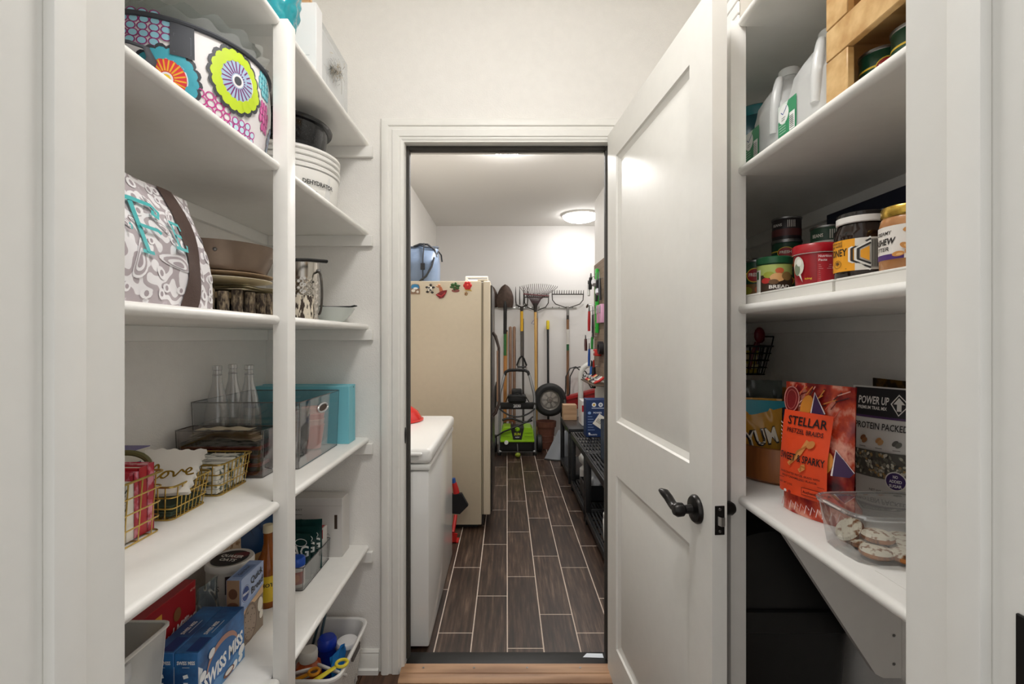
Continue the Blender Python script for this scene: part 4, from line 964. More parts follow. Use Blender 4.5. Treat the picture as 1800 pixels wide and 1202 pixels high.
cr = thing('bamboo_crate', 'bamboo crate with open front slots holding cans', 'crate', (.70, .725, zRB), -90)   # local x runs towards the camera (-Y)
w, d = .32, .20
for sx in (-1, 1):
    MB().box(min(sx * w / 2, sx * (w / 2 - .056)), max(sx * w / 2, sx * (w / 2 - .056)), -d / 2, -d / 2 + .013, 0, .098, 0, .0015, 1).build('front_post', BAM, cr)
    MB().box(min(sx * w / 2, sx * (w / 2 - .056)), max(sx * w / 2, sx * (w / 2 - .056)), -d / 2, -d / 2 + .013, .158, .30, 0, .0015, 1).build('front_post', BAM, cr)
    MB().box(min(sx * w / 2, sx * (w / 2 - .012)), max(sx * w / 2, sx * (w / 2 - .012)), -d / 2 + .0135, d / 2, 0, .31, 0, .0015, 1).build('side_board', BAM, cr)
MB().box(-w / 2, w / 2, -d / 2, -d / 2 + .013, .099, .157, 0, .0015, 1).build('front_rail', BAM, cr)
MB().box(-w / 2, w / 2, -d / 2, -d / 2 + .013, .301, .312, 0, .0015, 1).build('front_rail', BAM, cr)
MB().box(-w / 2 + .0125, w / 2 - .0125, d / 2 - .012, d / 2, 0, .31, 0, .0015, 1).build('back_board', BAM, cr)
MB().box(-w / 2 + .0125, w / 2 - .0125, -d / 2 + .0135, d / 2 - .0125, .128, .138, 0, .001, 1).build('inner_board', BAM, cr)
def veg_can(loc, lab, h=.085, r=.0365, a=0, group=None, logo=True):
    t = tin('food_can', lab, loc, r, h, plain('#16402c', .35), group)
    p = Print(.0004); p.rect(-r * 3.0, h * .62, r * 3.0, h * .66, '#d8b93a', 40)
    p.ell(0, h * .58, r * .55, h * .2, '#d8b93a', 22); p.ell(0, h * .58, r * .49, h * .175, '#a3262a', 22); p.text('FRESH', 0, h * .55, h * .13, '#efe7d8', r * .75, 0, .03)
    p.rect(-r * 2.8, .005, r * 2.8, h * .34, '#7d5a2a', 40); p.ell(r * .4, h * .18, r * .4, h * .12, '#c2602c', 16); p.ell(-r * .5, h * .16, r * .35, h * .11, '#93902f', 16)
    p.build('label_wrap', t, drum(r - .001, 0, -pi / 2 - .6 + a)); return t
veg_can((.665, .835, zRB), 'green vegetable can in the bamboo crate, at the jug end', .086, .0335, .2); veg_can((.665, .764, zRB), 'green vegetable can in the middle of the bamboo crate', .086, .0335, .2)

# ---- jar shelf
def white_tray(y0, y1, lab):
    t = thing('shelf_riser', lab, 'riser', (.70, (y0 + y1) / 2, zRC), -90); w_ = (y1 - y0) / 2
    MB().box(-w_, w_, -.115, .115, .019, .024, 0, .0015, 1).build('riser_top', plain('#e4e2dc', .4), t)
    for a_, b_, c_, d_ in ((-w_, w_, -.115, -.111), (-w_, w_, .111, .115), (-w_, -w_ + .004, -.111, .111), (w_ - .004, w_, -.111, .111)): MB().box(a_, b_, c_, d_, 0, .019).build('riser_side', plain('#e4e2dc', .4), t)
white_tray(.60, .838, 'shallow white riser under the honey and cashew jars'); white_tray(.846, 1.084, 'shallow white riser under the red frosting tub'); white_tray(1.09, 1.335, 'shallow white riser under the green cans')
zT = zRC + .0245
GLS = clear('#efe9e0', .10, .03)
hj = thing('honey_jar', 'dark honey jar with white band lid and yellow label', 'jar', (.648, .86, zT))
MB().lathe([(0, 0), (.037, 0), (.0415, .006), (.042, .085), (.040, .10), (.034, .115), (.034, .12)], 36).build('jar_body', plain('#20120c', .08), hj)
MB().lathe([(.0365, .116), (.0385, .118), (.0385, .130)], 36).build('lid_band', plain('#e6e3de', .35), hj); MB().lathe([(.0384, .130), (.037, .138), (.033, .140), (0, .1405)], 36).build('lid_top', plain('#19130f', .15), hj)
p = Print(.0005); p.rect(-.065, .016, .062, .082, '#e9a021', 30); p.rect(.012, .016, .064, .082, '#d9d5cc', 12)
p.text('HONEY', -.022, .049, .021, '#231a10', .044, 0, .02); p.text('raw wild', -.024, .068, .008, '#5a3d12', .03); p.text('unfiltered', -.024, .075, .007, '#5a3d12', .03); p.ring(-.018, .032, .008, .008, .0008, '#231a10'); p.text('*', -.018, .024, .02, '#231a10', .009); p.line([(-.04, .021), (.0, .021)], .0012, '#7a5518')
hx = [(.012 + .0, .082), (.0, .07), (.008, .062)]
for q, c in ((.0, '#e9e6df'), (.004, '#1d1812'), (.009, '#e9e6df'), (.013, '#1d1812')): p.line([(.034, .082 - q * .9), (.004 + q, .062 - q * .2), (.004 + q, .036 + q * .2), (.034, .016 + q * .9)], .0036, c)
p.poly([(.032, .064), (.02, .056), (.02, .042), (.032, .034)], '#e9a021'); p.rect(.034, .02, .060, .078, '#8f8c84', 6)
for k in range(8): p.line([(.036 + k * .003, .022), (.036 + k * .003, .076)], .001, '#3f3c36')
p.build('label_wrap', hj, drum(.042, 0, -pi / 2 - 1.15))
cj = thing('cashew_jar', 'cashew butter jar with a gold lid', 'jar', (.648, .757, zT))
MB().lathe([(0, 0), (.035, 0), (.039, .006), (.0395, .085), (.037, .098), (.034, .104)], 36).build('jar_body', two('#a87448', '#bb8656', 25, .4, .6, .18), cj)
MB().lathe([(.0355, .102), (.037, .104), (.037, .119), (.035, .122), (0, .1225)], 40).build('lid', plain('#c9a54a', .25, .85), cj)
p = Print(.0005); p.rect(-.065, .022, .055, .084, '#e6e1da', 30); p.rect(-.065, .022, .02, .032, '#4b2a72', 20); p.text('CREAMY', -.012, .068, .0095, '#2a2420', .030, .03, .01, skew=.2); p.text('CASHEW', -.015, .05, .016, '#1e1916', .046, .03, .025, skew=.2); p.text('BUTTER', -.018, .038, .0105, '#2a2420', .036, .03, .01, skew=.2)
for u, v, a in ((.026, .074, .3), (.034, .066, 1.2), (.04, .076, 2.0), (.03, .052, .8), (.022, .044, 2.4), (.036, .044, .2), (.026, .034, 1.5), (.014, .030, .1), (.042, .056, 1.9), (.042, .034, .6)): p.ell(u, v, .0075, .0048, '#c98a44', 14, a); p.ell(u + .0015, v - .001, .004, .0022, '#e0ad6b', 10, a)
p.build('label_wrap', cj, drum(.0395, 0, -pi / 2 - 1.38))
rt = thing('frosting_tub', 'red frosting tub with a picture of a whisk', 'tub', (.648, .985, zT))
MB().lathe([(0, 0), (.036, 0), (.038, .004), (.0415, .08)], 36).build('tub_wall', plain('#9c1620', .25), rt); MB().lathe([(.042, .078), (.0445, .080), (.0445, .098), (.042, .101), (0, .1015)], 36).build('lid', plain('#a3141f', .25), rt)
p = Print(.002); p.rect(-.07, .0775, .07, .081, '#d9c9c6', 24); p.ell(-.036, .05, .013, .023, '#d9d6c9', 18); p.ell(-.039, .042, .008, .014, '#7f8a72', 14); p.ell(-.033, .058, .006, .009, '#efeee6', 12); p.poly([(-.034, .028), (-.026, .01), (-.03, .03)], '#e9e6df')
p.rect(.0, .008, .052, .074, '#b32631', 8); p.text('Nutrition', .002, .066, .0075, '#f0dcdc', .022, 0, .03, 'l'); p.text('Facts', .002, .057, .0075, '#f0dcdc', .014, 0, .03, 'l'); p.text('140', .026, .038, .008, '#f0dcdc', None, 0, .03, 'l')
for k in range(9): p.line([(.002, .048 - k * .0045), (.024 if k < 3 else .046, .048 - k * .0045)], .0009, '#dfb3b3')
p.text('icing', -.014, .016, .006, '#e6c93a', .012); p.build('label_wrap', rt, lambda u, v, h: ((.0385 + .0375 * v + h) * cos(-pi / 2 - .55 + u / .041), (.0385 + .0375 * v + h) * sin(-pi / 2 - .55 + u / .041), v))
st = thing('soup_tub', 'green lidded tub labelled with chicken and vegetables', 'tub', (.645, 1.135, zT))
MB().lathe([(0, 0), (.034, 0), (.035, .004), (.036, .082)], 32).build('tub_wall', plain('#27401f', .35), st); MB().lathe([(.0365, .08), (.039, .082), (.039, .098), (.036, .101), (0, .1015)], 32).build('lid', plain('#1c5233', .3), st)
p = Print(.0008); p.rect(-.055, .004, .055, .078, '#3a2a1c', 24); p.rect(-.055, .05, .055, .078, '#a9b866', 24); p.rect(-.052, .004, -.03, .066, '#e2e4dc', 6); p.rect(-.046, .04, -.036, .062, '#2f5c2f', 2)
for u, v, a, b_, c in ((-.01, .05, .012, .009, '#9aa23a'), (.012, .06, .009, .008, '#c9603a'), (.008, .042, .016, .012, '#d6a36a'), (-.016, .034, .01, .008, '#b8302a'), (.028, .045, .012, .012, '#8a6a3c'), (.0, .03, .01, .007, '#6a4a26')): p.ell(u, v, a, b_, c, 14)
p.text('BREAD', .012, .012, .013, '#e6e3dc', .042, 0, .03); p.build('label_wrap', st, drum(.0362, 0, -pi / 2 - .55))
veg_can((.648, 1.222, zT), 'green vegetable can beside the chicken tub', .092, .036, 0); veg_can((.648, 1.302, zT), 'green vegetable can beside the shelf post', .092, .036, .3)
for y, x, cs in ((1.265, .752, [('#16402c', .075, 'green can at the foot of the stack behind the chicken tub'), ('#16402c', .075, 'green can in the middle of the stack behind the chicken tub'), ('#2a2324', .062, 'dark labelled can topping the stack behind the chicken tub')]), (1.36, .735, [('#20382a', .085, 'green can under the silver can near the corner'), ('#8d8a86', .06, 'silver can topping the pair near the corner')]), (1.115, .76, [('#16402c', .085, 'green can at the foot of the pair behind the frosting tub'), ('#1b3d2c', .070, 'green can topping the pair behind the frosting tub')])):
    z = zRC + .0005 if (y > 1.34) else zT - .0
    for k, (c, h, lab) in enumerate(cs):
        if c == '#16402c': veg_can((x, y, z), lab, h)
        else:
            t = tin('food_can', lab, (x, y, z), .0355, h, plain(c, .4)); p = Print(.0004); p.rect(-.06, h * .2, .06, h * .5, '#5a2c2a' if c == '#2a2324' else '#cfcac2', 30)
            for q in range(5): p.rect(.004 + q * .004, h * .55, .006 + q * .004, h * .85, '#c9c5be', 1)
            p.text('TUNA' if h < .061 else 'BEANS', -.02, h * .62, h * .16, '#d9d5cc', .024, 0, .02); p.build('label_wrap', t, drum(.0345, 0, -pi / 2 - .6))
        z += h + .0006
for o_ in (hj, cj, rt, st): o_.scale = (1, 1, .86)
bl = thing('black_canister', 'black lidded canister behind the frosting tub', 'canister', (.755, 1.005, zT))
MB().lathe([(0, 0), (.044, 0), (.045, .105)], 32).build('canister_wall', plain('#d9d3c8', .4), bl); MB().lathe([(.046, .095), (.047, .098), (.047, .122), (.044, .125), (0, .1255)], 32).build('lid', plain('#161516', .3), bl)
p = Print(); p.rect(-.06, .02, .06, .094, '#241f1f', 24); p.text('TEA', -.02, .07, .02, '#e9e4da', .03); p.build('label_wrap', bl, drum(.0452, 0, -pi / 2 - .6))
kb = carton('chocolate_box', 'navy box lettered in white behind the honey jar', 'box', (.925, 1.165, zRC), .29, .07, .26, -90, plain('#1c2033', .4))
p = Print(); p.text('Tempo', -.118, .215, .018, '#b0503c', .04, .05, .02, skew=.2); p.text('Terrific', -.105, .175, .03, '#c9ccd6', .06, .05, .0, skew=.15); p.text('Orange', -.105, .14, .024, '#c9ccd6', .06, .05, .0, skew=.15); p.rect(.0, .20, .055, .225, '#b9bac2', 1); p.text('LIMITED', .0275, .207, .012, '#1c2033', .045, 0, .03); p.build('front_print', kb, face('front', .29, .07))
t = tin('coffee_can', 'wide black can with a red logo behind the cashew jar', (.875, .945, zRC), .055, .215, plain('#161a17', .3), None, STEEL, 0, 'can')
p = Print(.0004); p.ell(-.02, .18, .024, .014, '#d9c9a8', 20); p.ell(-.02, .18, .021, .0115, '#a3302a', 20); p.text('Roast', -.02, .176, .012, '#efe5d5', .03, 0, .02); p.build('label_wrap', t, drum(.054, 0, -pi / 2 - .75))

# ---- snack shelf
ACA = wood('#6b3a1a', '#a8662f', .35, 'Z', 6, '#8a4f24')
wbw = thing('wooden_bowl', 'round acacia wood bowl full of snack bags', 'bowl', (.775, 1.325, zRD))
MB().lathe([(0, 0), (.125, 0), (.135, .008), (.139, .05), (.136, .092), (.130, .094), (.127, .05), (.12, .014), (0, .01)], 56).build('bowl_body', ACA, wbw)
def snack(loc, rz, w, h, d, body, lab, prints, lean=0, seed=0):
    t, f = pouch('snack_bag', lab, 'snack bag', loc, rz, w, h, d, body, lean, .004, seed, 'snack bags in the wooden bowl')
    p = Print(.004); prints(p); p.build('front_print', t, f, .3); return t
def pY(p): p.poly([(-.06, .145), (.06, .185), (.06, .2), (-.06, .2)], '#2a8fa0'); p.text('YUM', .0, .08, .06, '#2a211a', .085, .25, .04); p.text('YUM', .002, .083, .056, '#f0e6d2', .078, .25, .015); p.ell(.03, .03, .02, .015, '#a3262a', 14)
def pB(p): p.rect(-.05, .03, .05, .09, '#c9ced6', 3); p.text('CHIPS', 0, .06, .03, '#23346e', .08, .5, .03); p.poly([(-.05, .02), (.05, .05), (.05, .02)], '#9c2330'); p.ell(-.01, .13, .03, .02, '#dfe3ea', 14)
def pT(p): p.text('98 kg in', .0, .165, .016, '#d9dcdc', .07); p.ring(0, .12, .05, .04, .002, '#9aa2a2')
snack((.706, 1.305, zRD + .0105), -22, .10, .205, .045, plain('#c8902e', .25), 'yellow and teal snack bag in the wooden bowl', pY, .02, 41)
snack((.800, 1.272, zRD + .0105), -35, .095, .185, .045, plain('#1c2a4a', .2), 'navy and silver snack bag in the wooden bowl', pB, .03, 42)
snack((.735, 1.362, zRD + .0105), -15, .11, .25, .04, plain('#3d4440', .2), 'dark crinkled snack bag behind the yellow one', pT, .0, 43)
snack((.838, 1.335, zRD + .0105), -25, .09, .21, .035, plain('#5c1f20', .3), 'maroon snack bag at the back of the wooden bowl', lambda p: p.text('Vanilla', 0, .165, .02, '#a8713a', .07), .0, 44)
snack((.79, 1.405, zRD + .0105), -10, .11, .225, .04, plain('#b3782f', .3), 'tan paper snack bag against the wall side of the bowl', lambda p: p.rect(-.04, .1, .04, .15, '#8f5a22', 2), .0, 45)
wk = wire_basket('wire_basket', 'small black wire basket hung on the wall above the snack bowl', (.885, 1.755, 1.195), 0, .15, .135, .105, BLACK, .02, 6, 5, 4, .0022)
MB().tube([(.0745, -.05, .105), (.0815, -.05, .14), (.0815, .05, .14), (.0745, .05, .105)], .0025, 6).build('wall_hook', BLACK, wk)
for x, a, lab in ((.885, .55, 'upright dark red plastic scoop in the black wire basket'), (.935, .3, 'dark red plastic scoop against the wall side of the black wire basket')):
    t = thing('plastic_scoop', lab, 'scoop', (x, 1.72 if x < .9 else 1.775, 1.215), 0, 'scoops in the black wire basket')
    MB().tube([(0, 0, 0), (.02 * a, 0, .05), (.05 * a, 0, .1)], .006, 8).build('handle', plain('#7a1620', .3), t); MB().ball((.07 * a, 0, .125), .02, .01, .03).build('scoop_head', plain('#7a1620', .3), t)
t = sheet_stack('seasoning_packets', 'yellow seasoning packets in the black wire basket', 'packets', (.88, 1.74, 1.2), 0, .09, .012, .085, [plain('#b9ab3a', .5), plain('#d9cf9a', .5)], 5, None, .004, 'packet')

# pretzel pouch
Wp, Hp = .150, .283
def art():
    m, N, L, bb = mk('pretzel_art'); t1 = noise(N, L, 26, 5, (1, .6, .5)); t2 = noise(N, L, 9, 2)
    r = ramp(N, L, t1.outputs[0], [(.3, '#3a0f16'), (.44, '#8f1f1c'), (.52, '#c8472a'), (.58, '#e8a08a'), (.63, '#b03024'), (.75, '#4a1a3c')])
    L.new(r.outputs[0], bb.inputs['Base Color']); bb.inputs['Roughness'].default_value = .25; return m
pz, f = pouch('pretzel_bag', 'red illustrated pretzel pouch with an orange label', 'pouch', (.668, 1.012, zRD), -68, Wp, Hp, .065, art(), .02, .001, 51)
p = Print(.002); rd = random.Random(2)
for i in range(26):
    a = rd.uniform(.2, 1.3); u, v = rd.uniform(-.06, .045), rd.uniform(.215, .265); p.line([(u, v), (u + .03 * cos(a), min(.28, v + .02 * sin(a)))], .0022, rd.choice(['#e0624a', '#f0b0a0', '#7a1a1c', '#d98a3a', '#3a0f16']))
p.ell(-.055, .245, .020, .03, '#7d1a1e', 18); p.ring(-.055, .245, .018, .028, .0018, '#d99a90'); p.ring(-.055, .245, .012, .021, .0012, '#c96a60')
for u, v in ((-.006, .235), (.050, .125)): p.ell(u - .012, v, .013, .024, '#d9892a', 14, -.2); p.poly([(u, v - .022), (u + .004, v + .03), (u + .03, v - .012), (u + .024, v - .022)], '#3f1d4f'); p.line([(u, v - .022), (u + .004, v + .03), (u + .03, v - .012)], .003, '#efe2e0')
for k in range(9): p.line([(-.078, .12 + k * .009), (-.066, .117 + k * .009)], .0022, '#efe2e0')
for i in range(14):
    u = -.07 + .012 * i; p.line([(u, .012), (u + .004, .03), (u + .010, .022)], .0016, rd.choice(['#efd0cc', '#c94a3a', '#e6a79c']))
O_ = '#e2491f'; p.h += .0005
p.rect(-.064, .045, .046, .222, O_, 14); p.h += .0018
K_ = '#201416'
p.text('STELLAR', -.006, .193, .026, K_, .088, 0, .015); p.text('PRETZEL BRAIDS', -.008, .176, .0135, K_, .082, 0, .012)
p.text('SWEET & SPARKY', -.008, .118, .021, K_, .102, 0, .02)
for (u0, v0), (u1, v1) in (((-.035, .108), (.005, .165)), ((-.008, .1), (.0, .115))): p.line([(u0, v0), ((u0 + u1) / 2 + .006, (v0 + v1) / 2), (u1, v1)], .008, '#d08a4a'); p.line([(u0 + .004, v0), ((u0 + u1) / 2, (v0 + v1) / 2 + .003), (u1 + .006, v1 - .006)], .004, '#b06a30')
p.ell(.012, .158, .01, .007, '#c77f40', 12, .8)
p.text('HANDCRAFTED PRETZEL BRAIDS WITH', -.01, .088, .006, K_, .09); p.text('BOLD CARAMELIZED FLAVOR', -.01, .08, .006, K_, .08); p.line([(-.062, .075), (.044, .075)], .0007, K_)
p.text('NET WT 5 OZ', -.04, .064, .006, K_, .035); p.rect(.0, .052, .036, .068, K_, 1); p.rect(.001, .053, .035, .067, O_, 1); p.text('Authentic', .018, .057, .008, K_, .03); p.ell(-.04, .05, .004, .003, '#efe2e0', 10); p.ell(-.028, .05, .004, .004, '#8f1f1c', 10)
p.build('front_print', pz, f, .4)
# trail mix pouch
tm, f = pouch('trail_mix_bag', 'black and white protein trail mix pouch', 'pouch', (.878, 1.10, zRD), -60, .118, .268, .05, plain('#dcdad6', .35), .0, .0008, 52)
p = Print(.002); w2 = .0765
p.rect(-w2, .205, w2, .273, '#1d1b1f', 10); p.rect(-w2, .201, w2, .206, '#4a2a5c', 10)
p.text('POWER UP', -.024, .234, .026, '#eceae6', .085, 0, .02, skew=.1); p.text('PREMIUM TRAIL MIX', -.026, .221, .011, '#eceae6', .082, 0, .02)
p.line([(.046, .26), (.072, .238), (.046, .212), (.026, .238)], .0035, '#eceae6', True); p.poly([(.046, .254), (.062, .238), (.053, .238), (.053, .222), (.041, .222), (.041, .238), (.032, .238)], '#eceae6')
p.text('PROTEIN PACKED', .0, .175, .0215, '#2a282a', .145, 0, .015)
for u, v, c in ((-.045, .152, '#8a5a36'), (-.04, .146, '#a06c42'), (0.0, .15, '#b98552'), (.006, .146, '#c79a68'), (.044, .148, '#55544c'), (.052, .145, '#6a685e')): p.ell(u, v, .009, .006, c, 14, .6)
for u in (-.044, .002, .048): p.line([(u - .009, .132), (u + .009, .132)], .0014, '#6a6864')
p.rect(-w2, .062, w2, .125, '#57554d', 8); rd = random.Random(8)
for i in range(150): p.ell(rd.uniform(-.07, .07), rd.uniform(.066, .121), rd.uniform(.003, .006), rd.uniform(.002, .004), rd.choice(['#8d8b7d', '#b9b6a4', '#6f6d62', '#a88a5c', '#3f3e38', '#cfccbc', '#77756a']), 8, rd.uniform(0, 3)); p.h -= p.STEP * .93
p.ell(.048, .062, .026, .022, '#e9e7e3', 24); p.ell(.048, .062, .023, .0195, '#3d2563', 24)
for k, s_ in enumerate(('NO', 'ADDED', 'SUGAR')): p.text(s_, .048, .069 - k * .0105, .0095, '#efecf2', [.012, .030, .030][k], 0, .03)
p.text('NET WT 14 OZ', .01, .03, .008, '#4a484a', .06); p.build('front_print', tm, lambda u, v, e: f(u * .715 + .001, v * .97, e))
pouch('dark_snack_bag', 'dark brown snack bag behind the trail mix pouch', 'pouch', (.946, 1.15, zRD), -90, .13, .28, .03, two('#2a1d12', '#6a4a1a', 30, .5, .6, .3), .0, .003, 53)
# clamshell with cookies
cl = thing('cookie_clamshell', 'clear plastic clamshell tray of cookies', 'container', (.685, .842, zRD), -90)
PET = clear('#eef0f0', .10, .02, .04)
def clam(u, v):     # ribbed flared wall
    x, y = .067 - .012 * (1 - v), .10 - .012 * (1 - v); a = 2 * pi * u; n = 5
    r = (abs(cos(a) / x) ** n + abs(sin(a) / y) ** n) ** (-1 / n); r *= 1 + .008 * cos(22 * a) * (1 - v) * (1 if v < .9 else 0)
    return (r * cos(a), r * sin(a), .078 * v + .001)
MB().grid(clam, 88, 6, cu=True).build('tray_wall', PET, cl, 60)
MB().grid(lambda u, v: tuple(Vector(clam(u, 0)) * v + Vector((0, 0, .001 * (1 - v)))), 44, 3, cu=True).build('tray_base', PET, cl, 60)
MB().tube([tuple(Vector(clam(i / 64, 1)) * 1.0 + Vector((0, 0, .003))) for i in range(64)], .0045, 8, True).build('rim', clear('#e6e8e8', .25, .03, .12), cl)
MB().grid(lambda u, v: (clam(u, 1)[0] * v, clam(u, 1)[1] * v, .084 + .006 * (1 - v ** 6)), 44, 6, cu=True).build('lid', PET, cl, 60)
CK = two('#e3d9c4', '#8f5a28', 90, .52, .62, .7, None, 4, .3, 0, '#5a3416'); CK2 = two('#b06d30', '#6a3c18', 60, .45, .6, .7, None, 4, .3)
ck = None
spots_ = [(.630, .815, 20), (.637, .86, -15), (.668, .80, 10), (.69, .835, 15), (.675, .88, -10), (.725, .805, 25), (.72, .865, 5), (.65, .838, 40)]
for i, (x, y, a) in enumerate(spots_):
    t = thing('cookie', ('pale topped cookie lying on top of the others in the clamshell' if i == 7 else 'round pale topped cookie on the floor of the clear clamshell'), 'cookie', (x + .01, y, zRD + .0045 + (.0165 if i > 4 else .0)), 0, 'cookies in the clamshell')
    if i < 5: t.location.z = zRD + .005
    if i in (5, 6): t.location.z = zRD + .005
    if i == 7: t.location.z = zRD + .0225
    if i == 4: t.rotation_euler = (0, R(-48), 0); t.location = (.640, .872, zRD + .0225); t['label'] = 'pale topped cookie leaning on the aisle side of the clamshell'
    MB().lathe([(0, 0), (.021, 0), (.0255, .004), (.025, .009)], 24).build('biscuit', CK2, t); MB().lathe([(.025, .009), (.022, .014), (.009, .0165), (0, .017)], 24).build('topping', CK, t)
tag(MB().box(-.022, .022, -.04, .04, 0, .0006).build('paper_receipt', plain('#efeeea', .7)), 'white paper slip lying in front of the cookie clamshell', 'paper').location = (.628, .735, zRD)
# black bin
bb_ = thing('trash_bin', 'large black plastic bin with a domed lid under the snack shelf', 'bin', (.715, 1.46, .001))
BPL = plain('#1d1d1d', .36, bump=.3, bscale=900)
def bl_(k, z, r=.05):
    x, y = .205 * k, .235 * k; P = []
    for cx, cy, a in ((x - r, y - r, 0), (-x + r, y - r, pi / 2), (-x + r, -y + r, pi), (x - r, -y + r, 1.5 * pi)): P += [(cx + r * cos(a + q * pi / 12), cy + r * sin(a + q * pi / 12), z) for q in range(7)]
    return P
def rings(mb, R_):
    n = len(R_[0])
    for a, b_ in zip(R_, R_[1:]): mb.add(a + b_, [(i, (i + 1) % n, (i + 1) % n + n, i + n) for i in range(n)])
    return mb
mb = rings(MB(), [bl_(.84, 0), bl_(.85, .01), bl_(.97, .56)]); mb.add(bl_(.84, 0), [tuple(range(28))]); mb.build('bin_body', BPL, bb_)
mb = rings(MB(), [bl_(.97, .555), bl_(1.0, .56), bl_(1.0, .60), bl_(.985, .612), bl_(.95, .616)]); mb.build('lid_rim', BPL, bb_)
def dome(u, v):
    p0 = Vector(bl_(.95, .616)[0]); a = pi * u; x = -.195 * cos(a); z = .614 + .2 * sin(a) ** .8
    return (x, (v - .5) * .44 * (1 - .06 * sin(a)), z)
mb = MB().grid(dome, 28, 12)
for v in (0, 1): mb.add([dome(i / 28, v) for i in range(29)], [tuple(range(29))])
mb.build('lid_dome', BPL, bb_, 50)

# ================================================================== UTILITY ROOM
# chest freezer
FRZ = plain('#e6e6e4', .12, spec=.6)
fz = thing('chest_freezer', 'white chest freezer just inside the inner doorway', 'freezer', (-.607, 2.435, .001))
x0, x1, y0, y1 = -.275, .275, -.43, .43
MB().box(x0, x1, y0, y1, .012, .762, 0, .008, 2).build('cabinet', FRZ, fz)
MB().box(x0 - .003, x1 + .006, y0 - .008, y1, .766, .790, 0, .006, 2).build('gasket_band', plain('#dededb', .35), fz)
ld = MB().box(x0 - .003, x1 + .012, y0 - .014, y1 + .003, .794, .858, 0, .022, 4).build('lid', plain('#ececea', .2), fz)
MB().box(-.10, .235, y0 - .0155, y0 - .010, .812, .832, 0, .004, 2).build('handle_recess', plain('#c9c9c6', .5), ld)
MB().box(-.12, .25, y0 - .026, y0 - .012, .832, .845, 0, .006, 2).build('handle_lip', plain('#ececea', .2), ld)
MB().box(x1 - .06, x1 - .045, y0 + .3, y0 + .36, .0, .012).build('foot', BLACK, fz); MB().box(x0 + .02, x0 + .05, y0 + .03, y0 + .06, 0, .012).build('foot', BLACK, fz); MB().box(x1 - .05, x1 - .02, y0 + .03, y0 + .06, 0, .012).build('foot', BLACK, fz); MB().box(x1 - .05, x1 - .02, y1 - .06, y1 - .03, 0, .012).build('foot', BLACK, fz)
rb_ = thing('red_bowl', 'red plastic bowl upside down on the chest freezer', 'bowl', (-.64, 2.69, .8605))
MB().lathe([(.155, 0), (.152, .012), (.13, .05), (.085, .082), (.05, .09), (0, .091)], 40).build('bowl_body', plain('#c21d1a', .2), rb_); MB().lathe([(.152, 0), (.162, .001), (.162, .007), (.153, .01)], 40).build('rim', plain('#c21d1a', .2), rb_)
# refrigerator
CRM = plain('#c3b7a0', .42, bump=.12, bscale=380, var=.02)
fg = thing('refrigerator', 'cream refrigerator with magnets and a slim trim handle', 'refrigerator', (-.535, 3.64, .001))
MB().box(-.35, .358, -.37, .37, .03, 1.725, 0, .006, 2).build('cabinet', CRM, fg)
MB().box(-.30, .33, -.33, .33, .0, .03).build('base', BLACK, fg)
MB().box(.3585, .370, -.362, .362, .10, 1.715, 0, .002, 1).build('door_gasket', plain('#8d8471', .6), fg)
dr = MB().box(.3705, .42, -.37, .37, .10, 1.725, 0, .008, 3).build('door', plain('#cfc4ae', .38, bump=.12, bscale=380), fg)
MB().box(.33, .372, -.32, .32, .01, .095, 0, .004).build('kick_grille', plain('#241f1b', .6), fg)
MB().box(.4205, .432, -.34, .34, .11, 1.70, 0, .004, 2).build('door_trim', plain('#2a2624', .3), dr)
MB().tube([(.435, -.31, .78), (.455, -.31, .80), (.478, -.31, .86), (.478, -.31, 1.26), (.455, -.31, 1.34), (.435, -.31, 1.37)], [.012, .012, .010, .010, .012, .012], 10).build('handle', plain('#3a2c26', .3), dr)
MB().box(.462, .474, -.322, -.298, .88, 1.24, 0, .004).build('handle_inlay', wood('#7a5c47', '#9a7a60', .4), dr)
MB().box(.33, .40, -.36, -.31, 1.7255, 1.739, 0, .004).build('hinge_cover', plain('#d6ccb8', .4), fg)
# magnets on the refrigerator side: scale 0.00395 m per photo pixel
MY = 3.269
def mag(px, py): return ((px - VX) * MY / FPX, MY - .0005, H - (py - VY) * MY / FPX)
def magnet(px, py, lab, parts):
    t = thing('fridge_magnet', lab, 'magnet', mag(px, py))
    for nm, mb, m in parts: mb.build(nm, m, t)
k = .00395
fl = lambda pts, a=-.001, b=-.006: MB().prism([(u * k, v * k) for u, v in pts], a, b, lambda u, v, w: (u, w, v))
circ = lambda cx, cy, rx, ry, n=16: [(cx + rx * cos(2 * pi * i / n), cy + ry * sin(2 * pi * i / n)) for i in range(n)]
magnet(730, 508, 'beach scene magnet with blue sky and shells', [('plate', fl([(-8, -9), (8, -9), (8, 4), (6, 8), (0, 9), (-6, 8), (-8, 4)]), plain('#8a6f58', .5)), ('sky', fl([(-7, 1), (7, 1), (7, 4), (5, 7.5), (0, 8.4), (-5, 7.5), (-7, 4)], -.006, -.0068), plain('#2f7fb0', .4)), ('shell', fl(circ(-3, -3, 3.4, 2.6), -.006, -.009), plain('#e2ded2', .5)), ('shell', fl(circ(4.4, -5, 2.2, 2.2), -.006, -.009), plain('#d9d2c4', .5)), ('cloud', fl(circ(1, 1, 4, 1.8), -.007, -.009), plain('#e9e9e6', .5))])
tur = [('shell', MB().ball((0, -.006, 0), 4.5 * k, .007, 5 * k, 14), two('#e2ddd0', '#2a2522', 150, .5, .55, .5)), ('head', MB().ball((1.5 * k, -.006, 7 * k), 2.4 * k, .005, 2.6 * k, 10), plain('#3a332d', .5))]
